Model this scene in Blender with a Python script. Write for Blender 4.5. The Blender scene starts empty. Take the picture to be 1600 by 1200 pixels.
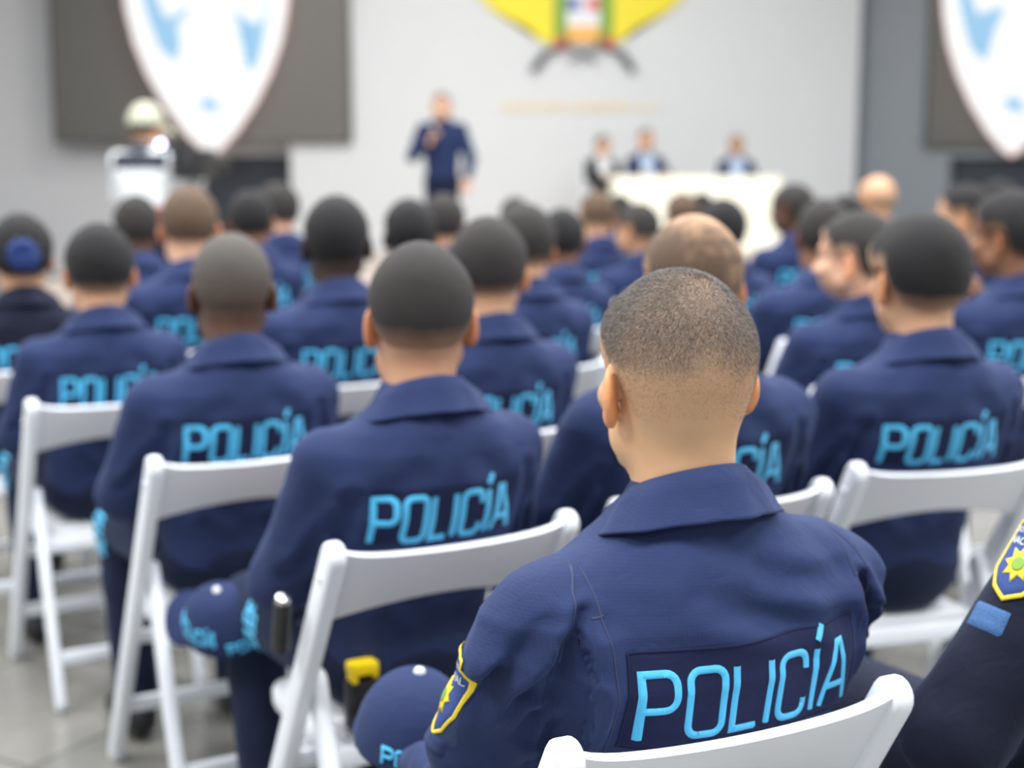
import bpy, bmesh, math, random
import numpy as np
from mathutils import Vector, Matrix
from mathutils.bvhtree import BVHTree
random.seed(7); rng = np.random.default_rng(7)
SC = bpy.context.scene; COL = SC.collection
PI = math.pi
# ------------------------------------------------------------------ camera
FPX = 2222.0; PITCH = math.radians(8.8); HC = 1.40
cd = bpy.data.cameras.new('camera'); cam = bpy.data.objects.new('camera', cd); COL.objects.link(cam)
cam.location = (0, 0, HC); cam.rotation_euler = (PI/2-PITCH, 0, 0)
cd.sensor_width = 36; cd.lens = FPX/1600*36
cd.dof.use_dof = True; cd.dof.focus_distance = 1.47; cd.dof.aperture_fstop = 2.6
SC.camera = cam
SC.view_settings.view_transform = 'Standard'; SC.view_settings.look = 'None'
SC.view_settings.gamma = 1; SC.view_settings.use_curve_mapping = False
SC.view_settings.exposure = 0.45
CP, SP = math.cos(PITCH), math.sin(PITCH)
def at(px, py, y):
    """world point seen at pixel (px,py) at world depth y"""
    a = (px-800)/FPX; b = (600-py)/FPX
    d = Vector((a, CP+b*SP, b*CP-SP))
    k = y/d.y
    return Vector((d.x*k, y, HC+d.z*k))
def proj(p):
    x, y, z = p[0], p[1], p[2]-HC
    dep = y*CP-z*SP; up = y*SP+z*CP
    return 800+FPX*x/dep, 600-FPX*up/dep, dep
# ------------------------------------------------------------------ materials
def srgb(r, g, b):
    f = lambda c: (c/255/12.92) if c/255 <= .04045 else ((c/255+.055)/1.055)**2.4
    return (f(r), f(g), f(b), 1)
def mat(name, col, rough=.6, noise=0, nscale=20, bump=0, bscale=60, sheen=0, spec=.5, sss=0, metal=0, emit=None, estr=0, det=3):
    m = bpy.data.materials.new(name); m.use_nodes = True
    nt = m.node_tree; N = nt.nodes; L = nt.links; b = N['Principled BSDF']
    b.inputs['Base Color'].default_value = col; b.inputs['Roughness'].default_value = rough
    b.inputs['Metallic'].default_value = metal; b.inputs['Specular IOR Level'].default_value = spec
    if sheen: b.inputs['Sheen Weight'].default_value = sheen; b.inputs['Sheen Roughness'].default_value = .5
    if sss:
        b.inputs['Subsurface Weight'].default_value = sss; b.inputs['Subsurface Radius'].default_value = (1, .35, .2); b.inputs['Subsurface Scale'].default_value = .008
    if emit: b.inputs['Emission Color'].default_value = emit; b.inputs['Emission Strength'].default_value = estr
    tc = None
    if noise or bump: tc = N.new('ShaderNodeTexCoord')
    if noise:
        n = N.new('ShaderNodeTexNoise'); n.inputs['Scale'].default_value = nscale; n.inputs['Detail'].default_value = det
        L.new(tc.outputs['Object'], n.inputs['Vector'])
        mx = N.new('ShaderNodeMix'); mx.data_type = 'RGBA'
        mx.inputs[6].default_value = tuple(c*(1-noise) for c in col[:3])+(1,); mx.inputs[7].default_value = tuple(min(1, c*(1+noise)) for c in col[:3])+(1,)
        L.new(n.outputs['Fac'], mx.inputs[0]); L.new(mx.outputs[2], b.inputs['Base Color'])
    if bump:
        n2 = N.new('ShaderNodeTexNoise'); n2.inputs['Scale'].default_value = bscale; n2.inputs['Detail'].default_value = 4
        L.new(tc.outputs['Object'], n2.inputs['Vector'])
        bp = N.new('ShaderNodeBump'); bp.inputs['Strength'].default_value = bump; bp.inputs['Distance'].default_value = .01
        L.new(n2.outputs['Fac'], bp.inputs['Height']); L.new(bp.outputs['Normal'], b.inputs['Normal'])
    return m
M = {}
NAVY = (.017, .0285, .088, 1)
def fabric(name, col, grid=True):
    m = bpy.data.materials.new(name); m.use_nodes = True
    nt = m.node_tree; N = nt.nodes; L = nt.links; b = N['Principled BSDF']
    b.inputs['Roughness'].default_value = .85; b.inputs['Specular IOR Level'].default_value = .25
    b.inputs['Sheen Weight'].default_value = .09; b.inputs['Sheen Roughness'].default_value = .45; b.inputs['Sheen Tint'].default_value = (.45, .6, 1, 1)
    tc = N.new('ShaderNodeTexCoord')
    n = N.new('ShaderNodeTexNoise'); n.inputs['Scale'].default_value = 9; n.inputs['Detail'].default_value = 4; L.new(tc.outputs['Object'], n.inputs['Vector'])
    mx = N.new('ShaderNodeMix'); mx.data_type = 'RGBA'; mx.inputs[6].default_value = tuple(c*.88 for c in col[:3])+(1,); mx.inputs[7].default_value = tuple(c*1.12 for c in col[:3])+(1,)
    L.new(n.outputs['Fac'], mx.inputs[0])
    out = mx.outputs[2]
    hsrc = None
    if grid:
        sep = N.new('ShaderNodeSeparateXYZ'); L.new(tc.outputs['Object'], sep.inputs[0])
        tot = None
        for ax, sc_ in (('X', 490.), ('Z', 520.)):
            w = N.new('ShaderNodeTexWave'); w.wave_type = 'BANDS'; w.bands_direction = ax; w.inputs['Scale'].default_value = sc_/6.283; w.inputs['Distortion'].default_value = .6; w.inputs['Detail'].default_value = 1; w.inputs['Detail Scale'].default_value = 30
            L.new(tc.outputs['Object'], w.inputs['Vector'])
            r = N.new('ShaderNodeMath'); r.operation = 'POWER'; L.new(w.outputs['Fac'], r.inputs[0]); r.inputs[1].default_value = 5
            if tot is None: tot = r.outputs[0]
            else:
                a = N.new('ShaderNodeMath'); a.operation = 'MAXIMUM'; L.new(tot, a.inputs[0]); L.new(r.outputs[0], a.inputs[1]); tot = a.outputs[0]
        n3 = N.new('ShaderNodeTexNoise'); n3.inputs['Scale'].default_value = 700; n3.inputs['Detail'].default_value = 2; L.new(tc.outputs['Object'], n3.inputs['Vector'])
        mu = N.new('ShaderNodeMath'); mu.operation = 'MULTIPLY'; L.new(tot, mu.inputs[0]); L.new(n3.outputs['Fac'], mu.inputs[1])
        m2 = N.new('ShaderNodeMix'); m2.data_type = 'RGBA'; L.new(out, m2.inputs[6]); m2.inputs[7].default_value = tuple(c*1.55 for c in col[:3])+(1,)
        mm = N.new('ShaderNodeMath'); mm.operation = 'MULTIPLY'; L.new(mu.outputs[0], mm.inputs[0]); mm.inputs[1].default_value = .42
        L.new(mm.outputs[0], m2.inputs[0]); out = m2.outputs[2]; hsrc = mu.outputs[0]
    L.new(out, b.inputs['Base Color'])
    n2 = N.new('ShaderNodeTexNoise'); n2.inputs['Scale'].default_value = 26; n2.inputs['Detail'].default_value = 5; n2.inputs['Distortion'].default_value = .8; L.new(tc.outputs['Object'], n2.inputs['Vector'])
    bp = N.new('ShaderNodeBump'); bp.inputs['Strength'].default_value = .22; bp.inputs['Distance'].default_value = .012; L.new(n2.outputs['Fac'], bp.inputs['Height'])
    nrm = bp.outputs['Normal']
    if hsrc:
        b2 = N.new('ShaderNodeBump'); b2.inputs['Strength'].default_value = .25; b2.inputs['Distance'].default_value = .0006; L.new(hsrc, b2.inputs['Height']); L.new(nrm, b2.inputs['Normal']); nrm = b2.outputs['Normal']
    L.new(nrm, b.inputs['Normal'])
    return m
M['shirt'] = fabric('navy_ripstop', NAVY)
M['shirt_plain'] = fabric('navy_cloth', NAVY, False)
M['shirt_dark'] = fabric('dark_and_shaded_navy', (.006, .008, .022, 1), False)  # very dark navy; on the right-edge officer it stands in for shadow
M['trouser'] = fabric('navy_trouser_cloth', (.0075, .0125, .036, 1), False)
M['patchcloth'] = fabric('patch_twill', (.0065, .010, .044, 1), False)
M['thread'] = mat('cyan_thread', srgb(72, 196, 250), .5, noise=.12, nscale=260, bump=.5, bscale=900, sheen=.2)
M['seam'] = mat('seam_thread', (.028, .034, .09, 1), .8)
M['white_plastic'] = mat('white_resin', (.84, .87, .93, 1), .34, bump=.03, bscale=220)
M['pad'] = mat('white_vinyl_pad', (.78, .79, .82, 1), .45, bump=.06, bscale=150)
M['steel'] = mat('steel', (.7, .7, .7, 1), .25, metal=1)
M['boot'] = mat('black_leather', (.012, .012, .013, 1), .4, bump=.1)
M['belt'] = mat('black_webbing', (.01, .01, .012, 1), .7, bump=.2, bscale=300)
M['black'] = mat('black_plastic', (.015, .015, .017, 1), .4)
M['yellow'] = mat('yellow_plastic', srgb(250, 215, 20), .4)
M['yellow_thread'] = mat('yellow_thread', srgb(245, 215, 50), .6, bump=.4, bscale=900)
M['patch_blue'] = mat('patch_blue', srgb(50, 75, 140), .8, bump=.4, bscale=700)
M['patch_denim'] = mat('patch_loop_cloth', srgb(45, 62, 100), .9, noise=.3, nscale=300, bump=.5, bscale=600)
M['white_thread'] = mat('white_thread', (.8, .82, .85, 1), .7)
M['eye_white'] = mat('eye_white', (.7, .68, .65, 1), .2)
M['iris'] = mat('iris_brown', (.03, .015, .01, 1), .2)
M['lip'] = mat('lip', (.28, .11, .08, 1), .5)
SKIN = {'sand': (.70, .43, .245), 'light': (.70, .42, .28), 'tan': (.56, .33, .20), 'olive': (.54, .30, .18), 'brown': (.25, .125, .07), 'dark': (.105, .056, .037), 'deep': (.035, .020, .016)}
def skin_mat(k):
    """skin; vertex attribute 'stubble' mixes in cropped hair growing out of it"""
    m = mat('skin_'+k, SKIN[k]+(1,), .5, sss=.18 if k in ('light', 'tan', 'olive', 'sand') else .06, noise=0)
    nt = m.node_tree; N = nt.nodes; L = nt.links; b = N['Principled BSDF']
    b.inputs['Specular IOR Level'].default_value = .35
    tc = N.new('ShaderNodeTexCoord')
    n = N.new('ShaderNodeTexNoise'); n.inputs['Scale'].default_value = 16; n.inputs['Detail'].default_value = 4; L.new(tc.outputs['Object'], n.inputs['Vector'])
    c = SKIN[k]
    mx = N.new('ShaderNodeMix'); mx.data_type = 'RGBA'; mx.inputs[6].default_value = (c[0]*.95, c[1]*.82, c[2]*.8, 1); mx.inputs[7].default_value = (c[0]*1.05, c[1]*1.12, c[2]*1.14, 1)
    L.new(n.outputs['Fac'], mx.inputs[0])
    at_ = N.new('ShaderNodeAttribute'); at_.attribute_name = 'stubble'
    n2 = N.new('ShaderNodeTexNoise'); n2.inputs['Scale'].default_value = 420; n2.inputs['Detail'].default_value = 3; L.new(tc.outputs['Object'], n2.inputs['Vector'])
    mr = N.new('ShaderNodeMapRange'); mr.inputs[1].default_value = .3; mr.inputs[2].default_value = .7; mr.inputs[3].default_value = .55; mr.inputs[4].default_value = 1.15; L.new(n2.outputs['Fac'], mr.inputs[0])
    mu = N.new('ShaderNodeMath'); mu.operation = 'MULTIPLY'; mu.use_clamp = True; L.new(at_.outputs['Fac'], mu.inputs[0]); L.new(mr.outputs[0], mu.inputs[1])
    m2 = N.new('ShaderNodeMix'); m2.data_type = 'RGBA'; L.new(mx.outputs[2], m2.inputs[6]); m2.inputs[7].default_value = (.062, .057, .055, 1)
    L.new(mu.outputs[0], m2.inputs[0]); L.new(m2.outputs[2], b.inputs['Base Color'])
    bp = N.new('ShaderNodeBump'); bp.inputs['Strength'].default_value = .12; bp.inputs['Distance'].default_value = .002; L.new(n2.outputs['Fac'], bp.inputs['Height']); L.new(bp.outputs['Normal'], b.inputs['Normal'])
    return m
for k in SKIN:
    M['skin_'+k] = skin_mat(k)
    e = M['skin_'+k].copy(); e.name = 'ear_skin_'+k; M['ear_'+k] = e; c = SKIN[k]
    for n in e.node_tree.nodes:
        if n.type == 'MIX' and n.inputs[7].default_value[0] > .2 or n.type == 'MIX' and not n.inputs[7].is_linked and n.inputs[6].is_linked is False:
            n.inputs[6].default_value = (min(1, c[0]*1.05), c[1]*.80, c[2]*.66, 1); n.inputs[7].default_value = (min(1, c[0]*1.12), c[1]*.90, c[2]*.76, 1)
    if k in ('light', 'tan', 'olive', 'sand'): e.node_tree.nodes['Principled BSDF'].inputs['Subsurface Weight'].default_value = .45
HAIR = {'black': (.013, .012, .013), 'dark': (.03, .026, .025), 'grey': (.085, .075, .068), 'brown': (.11, .07, .045), 'fair': (.22, .15, .09)}
def hair_mat(h, k):
    nm = 'hair_%s_on_%s' % (h, k)
    if nm in M: return M[nm]
    m = mat(nm, HAIR[h]+(1,), .75, bump=.55, bscale=330)
    nt = m.node_tree; N = nt.nodes; L = nt.links; b = N['Principled BSDF']; b.inputs['Specular IOR Level'].default_value = .3; b.inputs['Sheen Weight'].default_value = .14; b.inputs['Sheen Roughness'].default_value = .35; b.inputs['Sheen Tint'].default_value = (.5, .5, .5, 1)
    a = N.new('ShaderNodeAttribute'); a.attribute_name = 'stubble'
    tc = N.new('ShaderNodeTexCoord'); n = N.new('ShaderNodeTexNoise'); n.inputs['Scale'].default_value = 45; n.inputs['Detail'].default_value = 6; L.new(tc.outputs['Object'], n.inputs['Vector'])
    s = N.new('ShaderNodeMath'); s.operation = 'MULTIPLY_ADD'; L.new(n.outputs['Fac'], s.inputs[0]); s.inputs[1].default_value = .3; s.inputs[2].default_value = -.10
    ad = N.new('ShaderNodeMath'); ad.operation = 'ADD'; ad.use_clamp = True; L.new(a.outputs['Fac'], ad.inputs[0]); L.new(s.outputs[0], ad.inputs[1])
    mx = N.new('ShaderNodeMix'); mx.data_type = 'RGBA'; mx.inputs[6].default_value = SKIN[k]+(1,); mx.inputs[7].default_value = HAIR[h]+(1,)
    L.new(ad.outputs[0], mx.inputs[0]); L.new(mx.outputs[2], b.inputs['Base Color'])
    M[nm] = m; return m
# ------------------------------------------------------------------ object helpers
def tag(o, label=None, cat=None, group=None, kind=None):
    if label: o['label'] = label
    if cat: o['category'] = cat
    if group: o['group'] = group
    if kind: o['kind'] = kind
    return o
def empty(name, loc=(0, 0, 0), rz=0):
    o = bpy.data.objects.new(name, None); COL.objects.link(o); o.location = loc; o.rotation_euler = (0, 0, rz); o.empty_display_size = .1
    return o
def link(name, me, m=None, parent=None):
    o = bpy.data.objects.new(name, me); COL.objects.link(o)
    if m is not None and len(me.materials) == 0:
        for q in (m if isinstance(m, (list, tuple)) else [m]): me.materials.append(q)
    if parent: o.parent = parent
    return o
def np_mesh(name, V, F, smooth=True, mats=None, midx=None, attr=None):
    """F: (n,4) or (n,3) int array"""
    me = bpy.data.meshes.new(name); V = np.asarray(V, np.float32); F = np.asarray(F, np.int32)
    k = F.shape[1]
    me.vertices.add(len(V)); me.vertices.foreach_set('co', V.ravel())
    me.loops.add(F.size); me.loops.foreach_set('vertex_index', F.ravel())
    me.polygons.add(len(F)); me.polygons.foreach_set('loop_start', np.arange(0, F.size, k, dtype=np.int32)); me.polygons.foreach_set('loop_total', np.full(len(F), k, np.int32))
    if midx is not None: me.polygons.foreach_set('material_index', np.asarray(midx, np.int32))
    me.polygons.foreach_set('use_smooth', np.full(len(F), smooth, bool))
    if attr:
        for a, v in attr.items():
            at_ = me.attributes.new(a, 'FLOAT', 'POINT'); at_.data.foreach_set('value', np.asarray(v, np.float32))
    me.update(calc_edges=True); me.validate()
    return me
class MB:
    """collects shapes into one bmesh"""
    def __init__(s): s.bm = bmesh.new()
    def box(s, c, d, R=None, bev=0, seg=2):
        r = bmesh.ops.create_cube(s.bm, size=1); vs = r['verts']
        for v in vs: v.co = Vector((v.co.x*d[0], v.co.y*d[1], v.co.z*d[2]))
        if bev:
            es = list({e for v in vs for e in v.link_edges})
            q = bmesh.ops.bevel(s.bm, geom=es, offset=bev, segments=seg, affect='EDGES', profile=.5)
            vs = list({v for f in q['faces'] for v in f.verts} | {v for v in vs if v.is_valid})
        for v in vs:
            p = v.co
            if R is not None: p = R @ p
            v.co = p+Vector(c)
        return s
    def bar(s, a, b, w, t, bev=.006, side=Vector((1, 0, 0)), ext=0):
        """rectangular bar from a to b; w along side, t across"""
        a = Vector(a); b = Vector(b); d = (b-a); Lg = d.length; d.normalize()
        x = (side-d*side.dot(d)).normalized(); y = d.cross(x)
        R = Matrix((x, y, d)).transposed()
        return s.box((a+b)/2, (w, t, Lg+ext), R, bev)
    def tube(s, pts, r, n=10, cap=True):
        pts = [Vector(p) for p in pts]; rs = r if isinstance(r, (list, tuple)) else [r]*len(pts)
        rings = []
        for i, p in enumerate(pts):
            d = (pts[min(i+1, len(pts)-1)]-pts[max(i-1, 0)]).normalized()
            u = d.orthogonal().normalized() if i == 0 else (u-d*u.dot(d)).normalized()
            w = d.cross(u)
            rings.append([s.bm.verts.new(p+(u*math.cos(2*PI*k/n)+w*math.sin(2*PI*k/n))*rs[i]) for k in range(n)])
        for A, B in zip(rings, rings[1:]):
            for k in range(n): s.bm.faces.new((A[k], A[(k+1) % n], B[(k+1) % n], B[k]))
        if cap: s.bm.faces.new(rings[0][::-1]); s.bm.faces.new(rings[-1])
        return s
    def lathe(s, prof, c=(0, 0, 0), n=24, R=None):
        c = Vector(c); rings = []
        for r, z in prof:
            ring = []
            for k in range(n):
                p = Vector((r*math.cos(2*PI*k/n), r*math.sin(2*PI*k/n), z))
                ring.append(s.bm.verts.new(c+(R@p if R is not None else p)))
            rings.append(ring)
        for A, B in zip(rings, rings[1:]):
            for k in range(n): s.bm.faces.new((A[k], A[(k+1) % n], B[(k+1) % n], B[k]))
        s.bm.faces.new(rings[0][::-1]); s.bm.faces.new(rings[-1])
        return s
    def prism(s, outline, y0, y1, ax='y', bev=0):
        """outline of 2D points (x,z) extruded from y0 to y1"""
        f = lambda p, y: Vector((p[0], y, p[1])) if ax == 'y' else Vector((p[0], p[1], y))
        A = [s.bm.verts.new(f(p, y0)) for p in outline]; B = [s.bm.verts.new(f(p, y1)) for p in outline]
        n = len(A)
        fs = [s.bm.faces.new(A), s.bm.faces.new(B[::-1])]
        for k in range(n): fs.append(s.bm.faces.new((A[k], B[k], B[(k+1) % n], A[(k+1) % n])))
        if bev:
            es = list(fs[0].edges)+list(fs[1].edges)
            bmesh.ops.bevel(s.bm, geom=es, offset=bev, segments=2, affect='EDGES', profile=.5)
        return s
    def build(s, name, m, parent=None, smooth=True, angle=40):
        bmesh.ops.recalc_face_normals(s.bm, faces=s.bm.faces)
        me = bpy.data.meshes.new(name); s.bm.to_mesh(me); s.bm.free()
        if smooth:
            me.polygons.foreach_set('use_smooth', np.ones(len(me.polygons), bool))
            try: me.set_sharp_from_angle(angle=math.radians(angle))
            except Exception: pass
        return link(name, me, m, parent)
def copy_tree(o, parent=None):
    c = o.copy(); COL.objects.link(c)
    if parent: c.parent = parent
    for ch in list(o.children): copy_tree(ch, c)
    return c
# ------------------------------------------------------------------ implicit surfaces
def A3(*v): return np.array(v, np.float32)
def sm(a, b, k):
    h = np.clip(.5+.5*(b-a)/k, 0, 1); return b*(1-h)+a*h-k*h*(1-h)
def smax(a, b, k): return -sm(-a, -b, k)
def rc(P, a, b, r1, r2, sy=1.):
    a = A3(*a); b = A3(*b); ba = b-a; pa = P-a
    t = np.clip((pa@ba)/max(1e-9, float(ba@ba)), 0, 1)
    q = pa-t[:, None]*ba
    if sy != 1.: q = q*A3(1, 1/sy, 1)
    return np.sqrt((q*q).sum(1))-(r1+(r2-r1)*t)
def ell(P, c, r, R=None):
    q = P-A3(*c)
    if R is not None: q = q@R
    r = A3(*r); k0 = np.sqrt(((q/r)**2).sum(1)); k1 = np.sqrt(((q/(r*r))**2).sum(1))
    return k0*(k0-1)/np.maximum(k1, 1e-6)
def rotm(ax, ang):
    return np.array(Matrix.Rotation(ang, 3, ax), np.float32)
def noise3(P, seed=0):
    """smooth value noise in -1..1"""
    r = np.random.default_rng(seed); T = r.random((32, 32, 32)).astype(np.float32)*2-1
    i = np.floor(P).astype(int); f = (P-i).astype(np.float32); f = f*f*(3-2*f); i &= 31; j = (i+1) & 31
    out = 0
    for dx in (0, 1):
        for dy in (0, 1):
            for dz in (0, 1):
                w = (f[:, 0] if dx else 1-f[:, 0])*(f[:, 1] if dy else 1-f[:, 1])*(f[:, 2] if dz else 1-f[:, 2])
                out = out+w*T[(j if dx else i)[:, 0], (j if dy else i)[:, 1], (j if dz else i)[:, 2]]
    return out
def polygonize(f, lo, hi, h, newton=2):
    lo = np.array(lo, np.float32); B = 4
    n = (np.ceil((np.array(hi)-lo)/h/B).astype(int)+1)*B; nb = n//B
    g = np.stack(np.meshgrid(*[np.arange(k) for k in nb], indexing='ij'), -1).reshape(-1, 3)
    cen = lo+(g*B+(B-1)/2)*h
    dc = f(cen.astype(np.float32))
    D = np.repeat(np.repeat(np.repeat(dc.reshape(nb), B, 0), B, 1), B, 2).astype(np.float32)
    act = g[np.abs(dc) < h*B*1.7]
    off = np.stack(np.meshgrid(*[np.arange(B)]*3, indexing='ij'), -1).reshape(-1, 3)
    idx = (act[:, None, :]*B+off[None]).reshape(-1, 3)
    vals = np.empty(len(idx), np.float32)
    for s in range(0, len(idx), 400000):
        vals[s:s+400000] = f((lo+idx[s:s+400000]*h).astype(np.float32))
    D[idx[:, 0], idx[:, 1], idx[:, 2]] = vals
    S = D < 0
    cnt = np.zeros(n-1, np.uint8)
    for dx in (0, 1):
        for dy in (0, 1):
            for dz in (0, 1):
                cnt += S[dx:n[0]-1+dx, dy:n[1]-1+dy, dz:n[2]-1+dz]
    mixed = (cnt > 0) & (cnt < 8)
    C = np.argwhere(mixed); vid = np.full(n-1, -1, np.int32); vid[mixed] = np.arange(len(C))
    corners = np.array([(a, b, c) for a in (0, 1) for b in (0, 1) for c in (0, 1)])
    dv = np.stack([D[C[:, 0]+c[0], C[:, 1]+c[1], C[:, 2]+c[2]] for c in corners], 1)
    acc = np.zeros((len(C), 3), np.float32); num = np.zeros(len(C), np.float32)
    for i in range(8):
        for ax in range(3):
            if corners[i][ax]: continue
            j = i+(4, 2, 1)[ax]
            a = dv[:, i]; b = dv[:, j]; cr = (a < 0) != (b < 0)
            t = np.where(cr, a/np.where(cr, a-b, 1), 0)
            p = corners[i]+t[:, None]*(corners[j]-corners[i])
            acc += np.where(cr[:, None], p, 0); num += cr
    V = lo+(C+acc/num[:, None])*h
    quads = []
    for ax in range(3):
        sl0 = [slice(1, -1)]*3; sl1 = [slice(1, -1)]*3; sl0[ax] = slice(0, -1); sl1[ax] = slice(1, None)
        a = S[tuple(sl0)]; b = S[tuple(sl1)]
        E = np.argwhere(a != b); fl = a[E[:, 0], E[:, 1], E[:, 2]]
        o = np.array([1, 1, 1]); o[ax] = 0; E = E+o
        u, w = [(1, 2), (2, 0), (0, 1)][ax]
        eu = np.zeros(3, int); eu[u] = 1; ew = np.zeros(3, int); ew[w] = 1
        q = [E-eu-ew, E-ew, E, E-eu]
        q = np.stack([vid[k[:, 0], k[:, 1], k[:, 2]] for k in q], 1)
        q[~fl] = q[~fl][:, ::-1]
        quads.append(q)
    F = np.concatenate(quads); F = F[(F >= 0).all(1)]
    V = V.astype(np.float32)
    for _ in range(newton):
        e = h*.25; d0 = f(V)
        G = np.stack([(f(V+A3(*(e*(k == 0), e*(k == 1), e*(k == 2))))-d0)/e for k in range(3)], 1)
        g2 = np.maximum((G*G).sum(1), .05)
        V = V-np.clip(d0/g2, -h*.6, h*.6)[:, None]*G
    return V.astype(np.float32), F
# ------------------------------------------------------------------ the human figure
HEAD = A3(0, -.11, 1.172)     # head centre of the seated canonical figure
def head_core(P, H=HEAD):
    q = P-H
    d = ell(q, (0, -.012, .034), (.0765, .097, .088))
    d = sm(d, rc(q, (-.026, -.03, .035), (.026, -.03, .035), .053, .053), .02)
    d = sm(d, rc(q, (-.02, .03, .04), (.02, .03, .04), .052, .052), .02)
    d = sm(d, ell(q, (0, -.045, .0), (.066, .052, .062)), .03)
    d = sm(d, ell(q, (0, .032, -.045), (.064, .062, .08)), .03)
    d = sm(d, rc(q, (-.05, .012, -.07), (.05, .012, -.07), .022, .022), .03)
    d = sm(d, ell(q, (0, .072, -.1), (.03, .024, .024)), .03)
    d = sm(d, rc(q, (-.036, .078, .02), (.036, .078, .02), .014, .014), .02)
    d = sm(d, rc(q, (0, .09, .004), (0, .108, -.034), .007, .0125), .012)
    d = sm(d, rc(q, (-.013, .096, -.038), (.013, .096, -.038), .009, .009), .01)
    for s in (-1, 1):
        d = smax(d, -ell(q, (s*.033, .102, .0), (.017, .014, .012)), .014)
        d = sm(d, ell(q, (s*.032, .078, .0), (.0125, .0125, .0125)), .003)
        d = sm(d, ell(q, (s*.045, .066, -.03), (.02, .02, .018)), .02)
    d = sm(d, rc(q, (-.018, .088, -.064), (.018, .088, -.064), .0075, .0075), .008)
    d = sm(d, rc(q, (-.015, .087, -.074), (.015, .087, -.074), .008, .008), .006)
    return d
def ears(P, H=HEAD, out=.62):
    q = P-H; d = None
    for s in (-1, 1):
        R = rotm('Z', s*out)@rotm('X', -.18)
        c = A3(s*.085, -.010, -.014)
        p = (q-c)@R
        e = ell(p, (0, 0, 0), (.0075, .019, .033))
        e = smax(e, -ell(p, (s*.010, .003, .002), (.008, .011, .020)), .006)
        e = sm(e, ell(p, (0, .006, -.026), (.006, .010, .012)), .01)
        d = e if d is None else np.minimum(d, e)
    return d
def neck(P, H=HEAD, base=A3(0, -.005, 1.02)):
    a = H+A3(0, -.022, -.05)
    d = rc(P, a, base, .058, .064)
    return sm(d, rc(P, base, base+A3(0, .02, -.10), .062, .07), .04)
DEF = dict(H=HEAD, sh=.176, shz=.928, shy=-.140, nb=A3(0, -.15, .985),
           el=[(-.226, -.02, .70), (.226, -.02, .70)], wr=[(-.15, .21, .636), (.15, .21, .636)],
           hd=[(.25, .95, -.12), (-.25, .95, -.12)],      # direction of the hands
           hip=(.082, -.03, .533), kn=[(-.145, .385, .535), (.145, .385, .535)], an=[(-.135, .335, .11), (.135, .335, .11)],
           prof=None, seated=True, curl=.5)
def pose(**k):
    d = dict(DEF); d.update(k); return d
PROF = np.array([  # z, half width, half depth, centre y
    [.50, .152, .120, -.040], [.60, .158, .122, -.042], [.70, .170, .126, -.058], [.78, .182, .130, -.092], [.84, .195, .133, -.116], [.905, .200, .130, -.134],
    [.955, .184, .113, -.146], [.99, .150, .097, -.153], [1.025, .098, .079, -.153], [1.065, .066, .066, -.147]], np.float32)
def torso(P, g=0., prof=PROF, e=2.35):
    z = P[:, 2]
    a = np.interp(z, prof[:, 0], prof[:, 1])+g; b = np.interp(z, prof[:, 0], prof[:, 2])+g; c = np.interp(z, prof[:, 0], prof[:, 3])
    x = np.abs(P[:, 0])/a; y = np.abs(P[:, 1]-c)/b
    s = np.maximum((x**e+y**e), 1e-9); G = s**(1/e)
    gx = x**(e-1)*G**(1-e)/a; gy = y**(e-1)*G**(1-e)/b
    d = (G-1)/np.maximum(np.sqrt(gx*gx+gy*gy), 1.)
    return np.maximum(d, np.maximum(prof[0, 0]-z, z-prof[-1, 0]-g)*.9)
def hand(P, w, dr, side, curl=.5):
    """palm, four fingers and a thumb; w wrist point, dr pointing direction; palm faces down"""
    w = Vector(w); d = Vector(dr).normalized(); up = Vector((0, 0, 1)); up = (up-d*up.dot(d))
    up = up.normalized() if up.length > .1 else Vector((0, 1, 0)); x = d.cross(up)*1.0  # right of the hand
    t = -x if side > 0 else x      # thumb side points inward
    L = lambda a, b, c: tuple(w+d*a+t*b+up*c)
    D = rc(P, L(0, 0, 0), L(.03, 0, 0), .027, .026)
    for k in range(4):
        b = .027-.018*k
        D = sm(D, rc(P, L(.025, b*.6, 0), L(.088, b, .002), .013, .0105), .014)
    F = None
    for k, ln in enumerate((.072, .08, .074, .058)):
        b = .029-.0195*k; a1 = curl*.5; a2 = curl*1.5
        p0 = Vector(L(.088, b, .002)); p1 = p0+(d*math.cos(a1)-up*math.sin(a1))*ln*.5; p2 = p1+(d*math.cos(a2)-up*math.sin(a2))*ln*.5
        f = np.minimum(rc(P, p0, p1, .0092, .0085), rc(P, p1, p2, .0085, .007))
        F = f if F is None else np.minimum(F, f)
    D = sm(D, F, .006)
    p0 = Vector(L(.025, .022, -.004)); p1 = Vector(L(.06, .052, -.014)); p2 = Vector(L(.09, .056, -.022))
    return sm(D, np.minimum(rc(P, p0, p1, .014, .0105), rc(P, p1, p2, .0105, .008)), .01)
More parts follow.
